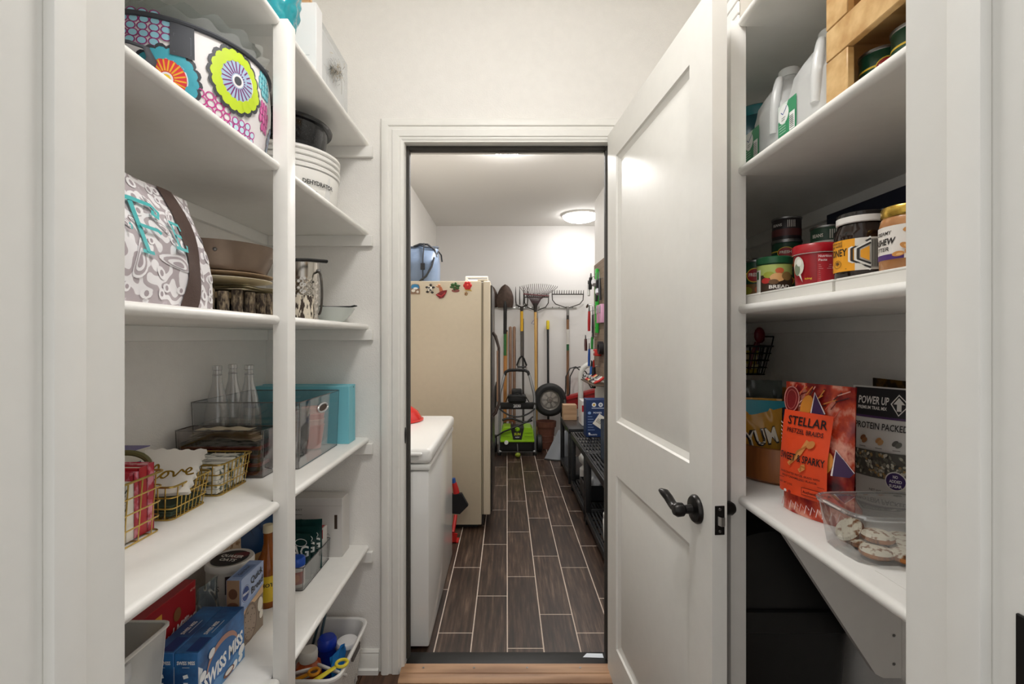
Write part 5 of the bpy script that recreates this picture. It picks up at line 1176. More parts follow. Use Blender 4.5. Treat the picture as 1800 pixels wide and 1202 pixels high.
for u, v in ((-5.5, 3), (6, 3), (-4.5, -5), (4, -6)): tur.append(('flipper', MB().ball((u * k, -.005, v * k), 2.6 * k, .004, 1.9 * k, 8), plain('#2c2723', .5)))
magnet(756, 508, 'small turtle magnet with a spotted shell', tur)
magnet(776, 513, 'dancer figure magnet with a dark red skirt', [('skirt', fl([(-10, -5), (-3, -12), (4, -10), (9, -1), (10, 3), (2, 2), (-2, 0)], -.001, -.010), plain('#7d161c', .5)), ('torso', fl([(-3, 0), (3, 2), (0, 9), (-4, 8)], -.001, -.009), plain('#b5633f', .5)), ('head', MB().ball((-4 * k, -.006, 11 * k), 2.6 * k, .006, 2.8 * k, 10), plain('#c28a66', .5)), ('arm', MB().tube([(-4 * k, -.006, 8 * k), (-9 * k, -.007, 10 * k)], 1.1 * k, 6), plain('#c28a66', .5)), ('flower_trim', MB().tube([(-8 * k, -.011, -5 * k), (0, -.011, -8 * k), (7 * k, -.011, -2 * k)], .8 * k, 6), plain('#c23a3a', .5))])
lv = [('islet', fl(circ(1, -5, 7, 2.8), -.001, -.007), plain('#8a4a44', .5)), ('trunk', MB().tube([(0, -.006, -5 * k), (.6 * k, -.006, 2 * k)], 1.2 * k, 6), plain('#5a3d26', .6))]
for a in range(6): q = 2 * pi * a / 6 + .3; lv.append(('leaf', MB().ball((5 * k * cos(q), -.006, (2.5 + 4 * sin(q)) * k), (1.6 + 3.2 * abs(cos(q))) * k, .004, (1.3 + 2.4 * abs(sin(q))) * k, 8), plain('#2f5a26', .5)))
magnet(800, 506, 'green palm tree magnet on a red islet', lv)
fw = [('centre', MB().ball((0, -.012, 4 * k), 2.4 * k, .004, 2.4 * k, 10), plain('#e03a30', .4)), ('stem_leaf', fl([(-6, -4), (8, -6), (4, -1), (-2, -2)], -.001, -.006), plain('#c2a04a', .5)), ('bee', MB().ball((-2.5 * k, -.006, -10 * k), 3 * k, .005, 4 * k, 10), two('#7a3a1e', '#e0cf9a', 220, .5, .52, .5))]
for a in range(6): q = 2 * pi * a / 6; fw.append(('petal', MB().ball((4.2 * k * cos(q), -.008, (4 + 4.2 * sin(q)) * k), 3.6 * k, .005, 3.6 * k, 10), plain('#c9201f', .4)))
magnet(822, 506, 'red flower magnet with a brown and gold bee', fw)
t = thing('wire_tray', 'white metal tray frame lying on the refrigerator', 'tray', (-.21, 3.50, 1.7402))
MB().tube([(-.085, -.1, .03), (.07, -.1, .03), (.07, .1, .03), (-.085, .1, .03)], .006, 8, True).build('frame', WHITE, t)
for x, y in ((-.085, -.1), (.07, -.1), (.07, .1), (-.085, .1)): MB().tube([(x, y, .0), (x, y, .03)], .005, 8).build('leg', WHITE, t)
# cooler bag on the refrigerator
cg = thing('cooler_bag', 'grey blue roll top cooler bag on the refrigerator', 'bag', (-.655, 3.60, 1.7265))
def cgf(u, v):
    a = 2 * pi * u; n = 4; q = v
    w, d = .135 * (1 + .03 * sin(pi * q)) * (1 - .06 * q ** 3), .12 * (1 - .75 * max(0, q - .55) ** 1.4 / .45 ** 1.4 * .9)
    r = (abs(cos(a) / w) ** n + abs(sin(a) / d) ** n) ** (-1 / n)
    return (r * cos(a), r * sin(a), .295 * q + .008 * sin(3 * a) * q)
MB().grid(cgf, 64, 20, cu=True).lathe([(0, 0), (.11, 0)], 20).build('bag_body', plain('#6d7f99', .42, bump=.2, bscale=30, var=.06), cg, 60)
MB().tube([cgf(i / 40, 1) for i in range(40)], .010, 8, True).build('roll_top', plain('#3c4654', .5), cg)
STR = plain('#23252a', .6)
for x in (-.075, .035): MB().tube([(x, -.075, .31), (x, -.122, .20), (x, -.13, .10), (x, -.128, .03)], .013, 8, flat=.3).build('strap', STR, cg)
MB().tube([(-.05, -.04, .295), (0, -.06, .31), (.06, -.07, .305), (.11, -.05, .27), (.125, -.06, .21)], .008, 8).build('carry_handle', STR, cg)
MB().tube([(.12, -.06, .22), (.135, -.03, .26), (.15, .02, .24), (.155, .03, .19)], .006, 8).build('side_loop', STR, cg)
MB().tube([(.115, -.11, .2), (.10, -.127, .13), (.06, -.134, .06), (.0, -.136, .012), (-.06, -.136, .008)], .014, 8, flat=.4).build('shoulder_strap', STR, cg)
for x, z in ((-.075, .13), (.035, .13)): MB().box(x - .016, x + .016, -.142, -.131, z - .025, z + .025, 0, .003).build('buckle', plain('#15161a', .35), cg)
# brush and dustpan between freezer and refrigerator
br = thing('hand_brush', 'red hand brush with black bristles beside the refrigerator', 'brush', (-.335, 3.17, .225))
MB().tube([(-.02, 0, .13), (-.01, 0, .09), (-.005, 0, .06)], [.016, .02, .022], 10).build('grip', plain('#b5201d', .3), br); MB().tube([(-.022, 0, .13), (-.026, 0, .16)], .014, 8).build('grip_end', plain('#20509a', .4), br)
MB().prism([(-.04, .055), (.03, .06), (.075, -.02), (.02, -.075), (-.05, -.07)], -.018, .018, lambda u, v, w: (u, w, v)).build('bristles', plain('#17171a', .9, bump=1.0, bscale=900), br)
dp = thing('dustpan', 'red dustpan standing on the tiles beside the refrigerator', 'dustpan', (-.35, 3.06, .001))
MB().prism([(-.09, 0), (.02, 0), (.03, .06), (-.09, .09)], -.01, -.004, lambda u, v, w: (u, w, v)).prism([(-.09, 0), (.035, 0), (.035, .006), (-.09, .006)], -.01, .06, lambda u, v, w: (u, w, v)).build('pan', plain('#b5201d', .3), dp)
MB().tube([(-.0, -.007, .07), (.012, .05, .16)], .012, 8).build('handle', plain('#b5201d', .3), dp)

tag(MB().prism([(-.04, -.012), (.045, -.016), (.045, .010), (-.02, .012)], 0, .0008).build('paper_scrap', plain('#dfe6ee', .6)), 'pale blue paper scrap on the inner doorway sill', 'paper').location = (.352, 1.945, .0185)
# ---- garden tools on the far wall
WY = FY - .03
def wp(px, py, y=WY): return ((px - VX) * y / FPX, y, H - (py - VY) * y / FPX)
rail = thing('tool_rail', 'metal tool rail screwed across the far wall', 'rail', (0, FY, wp(930, 541)[2]))
xa, xb = wp(845, 540)[0], wp(1014, 540)[0]
MB().box(xa, xb, -.008, -.0005, -.012, .012, 0, .002).build('rail_bar', plain('#b9b9b6', .3, .7), rail)
for i in range(14):
    x = xa + .05 + i * (xb - xa - .1) / 13
    MB().tube([(x, -.008, .004), (x, -.026, .006), (x, -.03, .016)], .004, 6).build('peg', plain('#3a3836', .4, .5), rail)
ASH = wood('#b98a55', '#d6b07c', .5, 'Z', 8); DKW = wood('#6b4a30', '#8f6a48', .6, 'Z', 8); STL = plain('#3f3b37', .4, .6, var=.2); RUST = plain('#4a3a31', .6, .3, var=.25)
def pole(t, p, q, r, m, nm='handle'):
    P, Q = Vector(p), Vector(q); n = 8
    return MB().tube([P.lerp(Q, i / n) for i in range(n + 1)], r, 10).build(nm, m, t)
def tool(name, lab, px, y=WY - .045, ptop=540, pbot=700, dx=0):
    o = wp(px, ptop, y); t = thing(name, lab, name.split('_')[-1], o); b = wp(px + dx, pbot, y)
    return t, (b[0] - o[0], 0, b[2] - o[2])
def zz(py, y=WY - .045, ref=540): return -(py - ref) * y / FPX
# round point shovels
def shovel(px, lab, pole_cols, dx, pbot=770, yy=WY - .055):
    t, e = tool('digging_shovel', lab, px, yy, 540, pbot, dx)
    def bl(u, v):
        q = v; w = .105 * (sin(pi * min(1, .28 + q * .72)) ** .55 if q < .98 else .05)
        x = (u - .5) * 2 * w; return (x, -.012 + .035 * (2 * (u - .5)) ** 2 - .02 * sin(pi * q), .0 + .285 * q)
    MB().grid(bl, 14, 16).grid(lambda u, v: (bl(u, v)[0], bl(u, v)[1] + .004, bl(u, v)[2]), 14, 16).build('blade', RUST, t, 60)
    MB().tube([(0, -.01, .12), (0, -.012, .02), (0, -.004, -.12), (e[0] * .22, 0, -.33)], [.012, .022, .022, .021], 12).build('socket', plain('#2a2a2a', .4, .5), t)
    z = -.31; L_ = e[2]
    for c, f0, f1 in pole_cols:
        pole(t, (e[0] * f0, 0, L_ * f0 + (z * (1 - f0))), (e[0] * f1, 0, L_ * f1 + z * (1 - f1)), .019, c, 'handle' if c not in (None,) else 'grip')
    return t
shovel(861, 'rusty round point shovel half hidden by the refrigerator', [(DKW, 0, 1)], 3, 770, WY - .012)
shovel(888, 'rusty round point shovel with a green banded wooden handle', [(plain('#2f6b33', .5), 0, .22), (wood('#a3672f', '#c58a4c', .5), .22, .82), (plain('#2f6b33', .5), .82, 1)], -1)
t, e = tool('wooden_pole', 'pale wooden pole leaning beside the green banded shovel', 890, WY - .012, 583, 770, -2); pole(t, (0, 0, 0), e, .017, ASH, 'shaft'); MB().tube([(0, 0, .0), (0, 0, .02)], .016, 10).build('band', plain('#3a2a1e', .5), t)
for px, lab in ((897, 'weathered brown stake, nearer the green banded shovel'), (904, 'weathered brown stake, nearer the digging fork')):
    t, e = tool('wooden_stake', lab, px, WY - .015, 576, 770, 0); pole(t, (0, 0, 0), e, .019, wood('#7d5f4c', '#a1826c', .7), 'shaft'); MB().ball((0, 0, 0), .019).build('rounded_end', wood('#7d5f4c', '#a1826c', .7), t)
# digging fork
t, e = tool('digging_fork', 'four tine digging fork with a yellow sleeve and D grip', 917, WY - .05, 540, 645)
for i in range(4): x = -.075 + .05 * i; MB().tube([(x * .9, 0, .03), (x, -.006, .09), (x, -.01, .18), (x, -.004, .255)], [.007, .007, .006, .002], 6).build('tine', STL, t)
MB().tube([(-.075, 0, .035), (-.03, 0, .012), (0, 0, .0), (.03, 0, .012), (.075, 0, .035)], .011, 8).build('crosshead', STL, t)
MB().tube([(0, 0, .01), (0, 0, -.06)], [.022, .016], 10).build('socket', STL, t); pole(t, (0, 0, -.05), (0, 0, zz(582)), .019, plain('#d0a11f', .4), 'sleeve'); pole(t, (0, 0, zz(582)), (0, 0, zz(625)), .016, plain('#55504b', .5), 'shaft')
z0 = zz(625); MB().tube([(0, 0, z0), (-.03, 0, z0 - .04), (-.06, 0, z0 - .12), (-.05, 0, z0 - .14), (.05, 0, z0 - .14), (.06, 0, z0 - .12), (.03, 0, z0 - .04), (0, 0, z0)], .011, 8).build('d_grip', BLACK, t)
t, e = tool('grey_pole', 'grey metal pole behind the digging fork grip', 919, WY - .01, 560, 770, 1); pole(t, (0, 0, 0), e, .013, plain('#55524f', .4, .4), 'shaft')
# leaf rake
t, e = tool('leaf_rake', 'wide wire leaf rake with a pale wooden handle', 941, WY - .075, 540, 770, 2)
for i in range(19):
    f_ = -1 + 2 * i / 18; xt, zt = .23 * f_ + .04, .275 - .03 * f_ ** 2
    MB().tube([(.012 * f_, 0, .0), (.07 * f_, -.006, .10), (xt * .8, -.008, .2), (xt, -.004, zt), (xt, -.03, zt + .012)], .0032, 5).build('tine', plain('#4f3d3f', .5, .4), t)
MB().tube([(-.15, -.008, .165), (0, -.01, .15), (.17, -.008, .14)], .008, 8).build('spreader_bar', plain('#6a3a3c', .5), t); MB().tube([(0, 0, .05), (0, 0, -.06)], [.03, .017], 10).build('socket', STL, t); pole(t, (0, 0, -.05), e, .017, wood('#c39348', '#dcb877', .5), 'handle')
MB().tube([(-.02, -.016, -.16), (-.05, -.02, -.2), (-.015, -.02, -.21)], .004, 6).build('cord_tie', plain('#7d7a9a', .7), t)
# bow rakes
def bow_rake(px, ptop, half, lab, cols, y, pbot=770):
    o = wp(px, ptop, y); t = thing('bow_rake', lab, 'rake', o)
    hz = .16
    MB().box(-half, half, -.008, .008, hz - .006, hz + .008, 0, .003).build('rake_bar', STL, t)
    n = 14
    for i in range(n): x = -half + .006 + (2 * half - .012) * i / (n - 1); MB().tube([(x, 0, hz), (x, -.008, hz + .03), (x, -.02, hz + .05)], [.005, .0045, .003], 6).build('tine', STL, t)
    for s in (-1, 1): MB().tube([(0, 0, -.01), (s * half * .35, 0, .012), (s * half * .75, 0, .04), (s * half * .95, 0, .09), (s * half * .97, 0, hz)], .006, 8).build('bow_arm', STL, t)
    MB().tube([(0, 0, .01), (0, 0, -.10)], [.016, .018], 10).build('ferrule', plain('#8d8b88', .4, .5), t)
    b = wp(px, pbot, y); zb = b[2] - o[2]
    for c, f0, f1 in cols: pole(t, (0, 0, -.09 + (zb + .09) * f0), (0, 0, -.09 + (zb + .09) * f1), .017, c, 'handle')
DW2 = wood('#6b4a34', '#8d6849', .6)
bow_rake(943, 545, .155, 'dark bow rake hanging behind the wire leaf rake', [(DKW, 0, 1)], WY - .03)
bow_rake(998, 540, .2, 'dark bow rake with a banded brown handle', [(plain('#2c2826', .5), 0, .04), (DW2, .04, .12), (plain('#cfccc6', .5), .12, .24), (plain('#1f5a33', .5), .24, .29), (DW2, .29, 1)], WY - .05)
t, e = tool('black_pole', 'black pole with a yellow grip leaning on the far wall', 963, WY - .015, 578, 775, 1); pole(t, (0, 0, 0), e, .014, plain('#1d1e20', .4), 'shaft'); MB().tube([(0, 0, -.005), (0, 0, .09), (0, 0, .105)], [.02, .02, .014], 10).build('grip', plain('#d9c11c', .4), t)

# ---- pressure washer
PY = 5.36; ks = PY / FPX
pw = thing('pressure_washer', 'green and black pressure washer on a tubular frame', 'pressure washer', ((909 - VX) * ks, PY, .001))
def pv(px, py, y=0): return ((px - 909) * ks, y, (798 - py) * ks)
ALU = plain('#9fa1a3', .3, .8)
for s in (-1, 1):
    MB().tube([pv(909 + s * 31, 797, -.02), pv(909 + s * 31, 760, -.02), pv(909 + s * 31, 700, .06), pv(909 + s * 30, 690, .07), pv(909 + s * 22, 658, .12)], .016, 10).build('frame_tube', ALU, pw)
    MB().cyl(pv(909 + s * 31, 797, -.02)[:2] + (0,), .024, 0, .03, 12).build('foot', BLACK, pw)
    MB().lathe([(0, -.03), (.085, -.03), (.10, -.02), (.10, .02), (.085, .03), (0, .03)], 28, pv(909 + s * 40, 797 - 15.5, .10), 'X').build('wheel', plain('#1b1b1b', .6), pw)
MB().tube([pv(887, 660, .118), pv(889, 654, .125), pv(895, 651, .13), pv(909, 650.5, .13), pv(923, 651, .13), pv(929, 654, .125), pv(931, 660, .118)], .018, 10).build('grip_bar', plain('#141414', .7), pw)
MB().box(*sum(zip(pv(876, 0)[:1], pv(942, 0)[:1]), ()), .03, .065, pv(0, 719)[2], pv(0, 707)[2], 0, .006).build('cross_panel', plain('#151515', .45), pw)
p = Print(); p.text('2030', 0, pv(0, 715.5)[2], .05, '#e9e9e9', .085, 0, .03); p.build('model_number', pw, lambda u, v, h: (u, .03 - h, v))
MB().box(-.105, .105, -.02, .12, pv(0, 706)[2], pv(0, 693)[2], 0, .02, 3).box(-.06, .055, .0, .10, pv(0, 694)[2], pv(0, 683)[2], 0, .012, 2).build('hose_hook', plain('#191919', .5), pw)
GRN = plain('#8fc31a', .35)
body = MB().box(-.185, .185, -.10, .16, pv(0, 789)[2], pv(0, 770)[2], 0, .02, 3); body.build('motor_base', plain('#161616', .5), pw)
for s in (-1, 1):
    MB().prism([(s * .045, pv(0, 769)[2]), (s * .185, pv(0, 769)[2]), (s * .175, pv(0, 751)[2]), (s * .15, pv(0, 747)[2]), (s * .075, pv(0, 747)[2])], -.13, .14, lambda u, v, w: (u, w, v)).build('green_cover', GRN, pw)
    for q in (0, 1): MB().box(min(s * .08, s * .165), max(s * .08, s * .165), -.134, -.129, pv(0, 762 - q * 6)[2], pv(0, 761 - q * 6)[2]).build('cover_rib', plain('#7fb015', .4), pw)
MB().box(-.19, .19, -.135, .14, pv(0, 771.5)[2], pv(0, 768)[2], 0, .004).build('cover_band', GRN, pw)
MB().prism([(-.045, pv(0, 767)[2]), (.045, pv(0, 767)[2]), (.08, pv(0, 748)[2]), (-.08, pv(0, 748)[2])], -.125, .12, lambda u, v, w: (u, w, v)).build('centre_cover', plain('#1c1c1c', .45), pw)
p = Print(); p.text('SUN', 0, pv(0, 760)[2], .04, '#c8d82a', .07, 0, .03); p.text('washer', 0, pv(0, 764)[2], .02, '#e6e6e6', .05, 0, .02); p.build('badge', pw, lambda u, v, h: (u, -.125 - h, v))
MB().ball((0, -.12, pv(0, 750)[2]), .03, .02, .026).build('power_knob', GRN, pw); MB().lathe([(0, 0), (.02, 0), (.02, -.02), (.012, -.024), (0, -.024)], 16, ((890 - 909) * ks, -.13, pv(0, 772)[2]), 'Y').build('inlet_cap', plain('#d9d9d4', .4), pw); MB().lathe([(0, .0), (.024, 0), (.022, .012), (0, .014)], 16, ((890 - 909) * ks, -.13, pv(0, 772)[2]), 'Y').build('inlet_ring', plain('#e6e6e0', .4), pw)
MB().tube([(.0, -.11, pv(0, 775)[2]), (.004, -.14, pv(0, 782)[2]), (.004, -.15, pv(0, 790)[2])], .006, 8).build('outlet_tube', STEEL, pw); MB().ball((.004, -.155, pv(0, 792.5)[2]), .03, .025, .026).build('outlet_knob', plain('#8a9a2a', .4), pw)
MB().tube([pv(878, 790, -.05), pv(940, 790, -.05)], .012, 8).build('lower_bar', ALU, pw)
HOSE = plain('#121212', .45)
MB().tube([(-.20 + .40 * (i / 24), -.03 - .03 * sin(pi * i / 24), pv(0, 716)[2] - .09 * sin(pi * i / 24) ** .8) for i in range(25)], .009, 8).build('hose', HOSE, pw)
MB().tube([(-.17 + .34 * (i / 24), -.05, pv(0, 736)[2] + .02 * sin(2 * pi * i / 24)) for i in range(25)], .012, 8).build('hose', HOSE, pw)
MB().tube([pv(868, 765, -.10), pv(885, 753, -.16), pv(905, 745, -.16), pv(925, 737, -.13), pv(936, 729, -.08)], .009, 8).build('power_cord', HOSE, pw)
MB().tube([pv(889, 706, .05), pv(893, 695, -.03), pv(909, 690, -.05), pv(925, 697, -.03), pv(930, 706, .05)], .006, 8).build('power_cord', HOSE, pw)
MB().tube([(-.09 + .055 * cos(q), -.02, pv(0, 741)[2] + .03 * sin(q)) for q in [pi * i / 12 for i in range(13)]], .012, 8).build('nozzle_holder', plain('#a5563f', .5), pw)
sw = thing('spray_wand', 'black spray wand propped beside the pressure washer', 'wand', ((868 - VX) * 5.6 / FPX, 5.60, .001)); MB().tube([(-.02, 0, 0), (-.01, .02, .4), (.03, .05, .75)], [.02, .016, .02], 8).build('wand_tube', HOSE, sw); MB().tube([(.0, .02, .50), (.03, .04, .72), (.05, .05, .80)], .026, 8).build('grip', plain('#1a1a1a', .5), sw); MB().ball((-.012, -.02, .36), .022).build('coupling', plain('#a9c32a', .4), sw)

# ---- wheelbarrow standing on end
WB = 5.60; kw = WB / FPX
wh = thing('wheelbarrow', 'red tray wheelbarrow with white handle and pneumatic wheel', 'wheelbarrow', ((966 - VX) * kw, WB, .001))
cz = (H - (702 - VY) * kw); R0 = .195
tyre = [(.118 + .0, -.045)] + [(.155 + .042 * cos(a), .052 * sin(a)) for a in [-pi * .5 + pi * i / 12 for i in range(13)]] + [(.118, .045)]
MB().lathe(tyre, 44, (0, -.03, cz), 'Y').build('tyre', plain('#1c1c1c', .6, bump=.2, bscale=120), wh)
MB().lathe([(0, .035), (.03, .035), (.04, .02), (.10, .018), (.112, .03), (.121, .042), (.121, -.042), (.1, -.02), (0, -.02)], 40, (0, -.03, cz), 'Y').build('rim', plain('#a5a19b', .3, .75), wh)
for i in range(7): a = 2 * pi * i / 7; MB().prism([(.035, -.012), (.09, -.022), (.09, .022), (.035, .012)], .0, .008, lambda u, v, w: (u * cos(a) - v * sin(a), -.03 - .022 - w, cz + u * sin(a) + v * cos(a))).build('rim_spoke', plain('#c9c5be', .3, .75), wh)
MB().cyl((0, -.03, cz), .018, .03, .05, 14, 0, 'Y').build('hub', CHROME, wh)
MB().tube([(0, .03, cz), (.14, .04, cz - .06), (.18, -.02, cz - .35), (.21, -.04, .02)], .013, 8).build('frame_strut', BLACK, wh)
MB().tube([(0, .03, cz), (.14, .07, cz - .10), (.17, .08, cz - .38), (.19, .09, .02)], .011, 8).build('frame_strut', BLACK, wh)
MB().prism([(.13, cz + .0), (.64, cz + .13), (.64, cz - .12), (.2, cz - .12)], .06, .10, lambda u, v, w: (u, w, v)).build('tray_side', plain('#9c1d1f', .4), wh)
MB().prism([(.13, cz + .0), (.64, cz + .13), (.64, cz + .10), (.15, cz - .03)], .04, .19, lambda u, v, w: (u, w, v)).build('tray_lip', plain('#b02325', .4), wh)
MB().tube([(.37, .0, .02), (.37, .0, cz + .02), (.37, .0, cz + .30), (.40, .0, cz + .375), (.45, -.0, cz + .41), (.50, -.01, cz + .42)], .032, 12).build('white_handle', plain('#dcdcd8', .35), wh); MB().tube([(.50, -.01, cz + .42), (.56, -.01, cz + .42)], .036, 12).build('handle_grip', plain('#2b3038', .6), wh)
for o_ in (0, .05): MB().tube([(.16 + o_, .12, cz + .01), (.205 + o_, .12, cz + .05), (.21 + o_, .12, cz + .26), (.26 + o_, .12, cz + .36), (.33 + o_, .12, cz + .38), (.40 + o_, .12, cz + .32), (.52 + o_, .12, cz + .12)], .008, 8).build('hoop', plain('#3a3a3a', .4, .5), wh)
tp = thing('plant_pot', 'brown terracotta pot under the wheelbarrow wheel', 'pot', (.475, 5.69, .001))
TER = plain('#6a3f30', .7, var=.12); MB().lathe([(0, 0), (.075, 0), (.105, .25), (.105, .27)], 32).build('pot_body', TER, tp); MB().lathe([(.105, .26), (.118, .262), (.122, .325), (.11, .327), (.10, .30), (.075, .05), (0, .05)], 32).build('rim', TER, tp)
for z in (.08, .15): MB().lathe([(.075 + z * .12, z), (.081 + z * .12, z + .006), (.076 + z * .12, z + .012)], 32).build('ridge', TER, tp)
ss = thing('snow_shovel', 'grey plastic snow shovel scoop beside the shelving', 'shovel', (.61, 5.15, .001))
def ssf(u, v, e=0): return ((u - .5) * .30 * (1 - .45 * v) + .10 * v - .05, -.06 * sin(pi * u) * (1 - .3 * v) + .10 * v + e, .30 * v + .004)
MB().grid(lambda u, v: ssf(u, v), 14, 12).grid(lambda u, v: ssf(u, v, .006), 14, 12).build('scoop', plain('#7d8187', .4), ss, 60); MB().tube([ssf(i / 14, 0, .002) for i in range(15)], .010, 6).build('wear_strip', plain('#2a2a2a', .5), ss); MB().tube([ssf(.5, .55, .01), (.06, .16, .5), (.05, .24, .62)], .013, 8).build('handle', plain('#33302d', .5), ss)

# ---- low black shelving along the right wall
PLA = plain('#17181a', .42, bump=.1, bscale=300)
def low_rack(y0, y1, lab, ribs=True):
    t = thing('storage_rack', lab, 'shelving', (.725, (y0 + y1) / 2, .001)); L_ = (y1 - y0) / 2; Wd = .165
    for sx in (-1, 1):
        for sy in (-1, 1): MB().box(sx * (Wd - .02) - .02, sx * (Wd - .02) + .02, sy * (L_ - .022) - .02, sy * (L_ - .022) + .02, 0, .47, 0, .006).build('leg', PLA, t)
    for z in (.045, .46):
        for sx in (-1, 1): MB().box(sx * (Wd - .006) - .006, sx * (Wd - .006) + .006, -L_, L_, z, z + .045, 0, .004).build('edge_band', PLA, t)
        for sy in (-1, 1): MB().box(-Wd + .012, Wd - .012, sy * (L_ - .006) - .006, sy * (L_ - .006) + .006, z, z + .045, 0, .004).build('edge_band', PLA, t)
        if ribs:
            n = 13
            for i in range(n): x = -Wd + .02 + (2 * Wd - .04) * i / (n - 1); MB().box(x - .0065, x + .0065, -L_ + .012, L_ - .012, z + .036, z + .044, 0, .001, 1).build('slat', PLA, t)
            for j in range(7): y = -L_ + .03 + (2 * L_ - .06) * j / 6; MB().box(-Wd + .012, Wd - .012, y - .006, y + .006, z + .026, z + .0355).build('cross_rib', PLA, t)
        else: MB().box(-Wd + .012, Wd - .012, -L_ + .012, L_ - .012, z + .034, z + .044, 0, .002).build('deck', plain('#2a2c2f', .3), t)
    return t
low_rack(4.27, 4.93, 'low black plastic rack with a solid top, by the snow shovel', False); low_rack(3.40, 4.13, 'low black slatted rack holding the blue printed box'); low_rack(2.64, 3.38, 'low black slatted rack above the fire extinguisher')
zt_ = .5065
t = carton('wooden_box', 'plain wooden box on the solid top rack', 'box', (.635, 4.78, zt_), .135, .13, .15, 0, wood('#a98564', '#c4a382', .6, 'X', 6)); Print().line([(-.067, .06), (.067, .06)], .002, '#6a4e36').build('board_joint', t, face('front', .135, .13))
t = carton('red_white_box', 'white carton with a red corner beside the wooden box', 'box', (.735, 4.52, zt_), .06, .2, .23, 0, plain('#dcdad6', .5))
p = Print(); p.rect(-.03, .13, .03, .19, '#b3202a', 1); p.ell(0, .16, .014, .018, '#efeae6', 12); p.build('front_print', t, face('front', .06, .2)); p = Print(); p.text('SEALER', 0, .08, .03, '#b3202a', .12, pi / 2, .02); p.line([(-.06, .02), (-.06, .2)], .006, '#b3202a'); p.build('side_print', t, face('left', .06, .2))
nb = carton('tool_box_carton', 'navy blue printed carton with a tilted white label', 'box', (.765, 3.98, zt_), .21, .13, .31, 0, plain('#17305e', .4))
p = Print()
for i in range(3): p.ell(-.07 + .055 * i + .03, .268, .018, .018, '#d9dde4', 16); p.ell(-.07 + .055 * i + .03, .268, .010, .010, ['#c9a33a', '#7f8a96', '#c97a3a'][i], 12)
p.line([(-.06, .24), (.09, .24)], .006, '#b9c4d6'); p.ell(-.078, .2, .014, .012, '#7fa0d0', 14); p.text('POWER', -.01, .195, .02, '#dfe4ee', .07); p.text('2000', .065, .205, .016, '#dfe4ee', .04)
for k_ in range(6): p.line([(-.092, .17 - k_ * .022), (-.055 + .01 * (k_ % 3), .17 - k_ * .022)], .004, '#8fa5cc')
p.text('electric', -.05, .015, .02, '#dfe4ee', .07); p.ell(-.08, .03, .008, .008, '#e9ecf2', 10)
p.rect(-.035, .07, .085, .17, '#d9d6cc', 1, -.6); p.h += .0003
for k_ in range(9): u, v = -.012 + .011 * k_ * cos(-.6), .155 + .011 * k_ * sin(-.6); p.rect(u - .002, v - .032, u + .002, v + .004, '#2a2826', 1, -.6)
p.text('warning', .045, .09, .02, '#4a4744', .05, -.6); p.build('front_print', nb, face('front', .21, .13))
t, f = pouch('blue_sack', 'dark slate cloth sack on the rack near the doorway', 'sack', (.76, 3.20, zt_), -10, .24, .27, .16, plain('#2c3542', .75, bump=.4, bscale=25), 0, .004, 71)
# things on the lower decks
zl = .0915
jg = thing('white_jug', 'white round jug on the lower deck of the middle rack', 'jug', (.70, 4.0, zl)); MB().lathe([(0, 0), (.075, 0), (.08, .01), (.08, .13), (.06, .15), (.055, .16), (.085, .19), (.09, .225), (.075, .25), (.04, .265), (.035, .33)], 32).build('jug_body', plain('#dadad6', .35), jg); MB().lathe([(.038, .32), (.038, .35), (0, .352)], 20).build('cap', WHITE, jg)
bk = thing('black_crate', 'small black crate with grey plastic bags on the lower deck', 'crate', (.70, 3.68, zl)); MB().box(-.11, .11, -.12, -.112, 0, .12).box(-.11, .11, .112, .12, 0, .12).box(-.11, -.102, -.112, .112, 0, .12).box(.102, .11, -.112, .112, 0, .12).box(-.11, .11, -.12, .12, 0, .006).build('crate_walls', PLA, bk)
pouch('grey_bag', 'crumpled grey plastic bag in the small black crate', 'bag', (.70, 3.67, zl + .0065), -30, .16, .22, .13, plain('#8d8f92', .3), 0, .012, 72)
fe = thing('fire_extinguisher', 'white fire extinguisher with a red valve on the lower deck', 'fire extinguisher', (.70, 3.12, zl))
MB().lathe([(0, 0), (.05, 0), (.054, .006), (.054, .25), (.048, .28), (.03, .305), (.02, .31)], 32).build('cylinder', plain('#dededc', .25), fe); MB().cyl((0, 0, 0), .020, .308, .33, 16).build('valve', plain('#b5201d', .3), fe); MB().box(-.045, .02, -.012, .012, .33, .342, 0, .003).box(-.035, .02, -.012, .012, .352, .364, 0, .003).box(.005, .02, -.012, .012, .33, .36).build('lever', plain('#b5201d', .3), fe)
p = Print(); p.rect(-.03, .17, .05, .215, '#e9e9e6', 8); p.text('FIRE', .01, .195, .018, '#b3202a', .05, 0, .02); p.line([(-.02, .185), (.045, .185)], .003, '#8a8a88'); p.line([(-.02, .176), (.045, .176)], .003, '#8a8a88')
for u in (-.01, .03): p.rect(u - .012, .10, u + .012, .145, '#23406a', 3); p.ell(u, .125, .007, .012, '#e9ecf2', 10)
p.text('A B C', .01, .075, .018, '#23406a', .05); p.build('label_wrap', fe, drum(.054, 0, -pi / 2 - .5))
wb_ = thing('white_bucket', 'white plastic tub on the lower deck by the doorway', 'tub', (.665, 2.86, zl)); MB().lathe([(0, 0), (.07, 0), (.076, .01), (.08, .13), (.073, .145)], 32).build('tub_body', WHITE, wb_); MB().lathe([(.075, .143), (.078, .145), (.078, .168), (.073, .17), (.07, .15), (.06, .03), (0, .03)], 32).build('neck_rim', plain('#d9d7d2', .4), wb_)

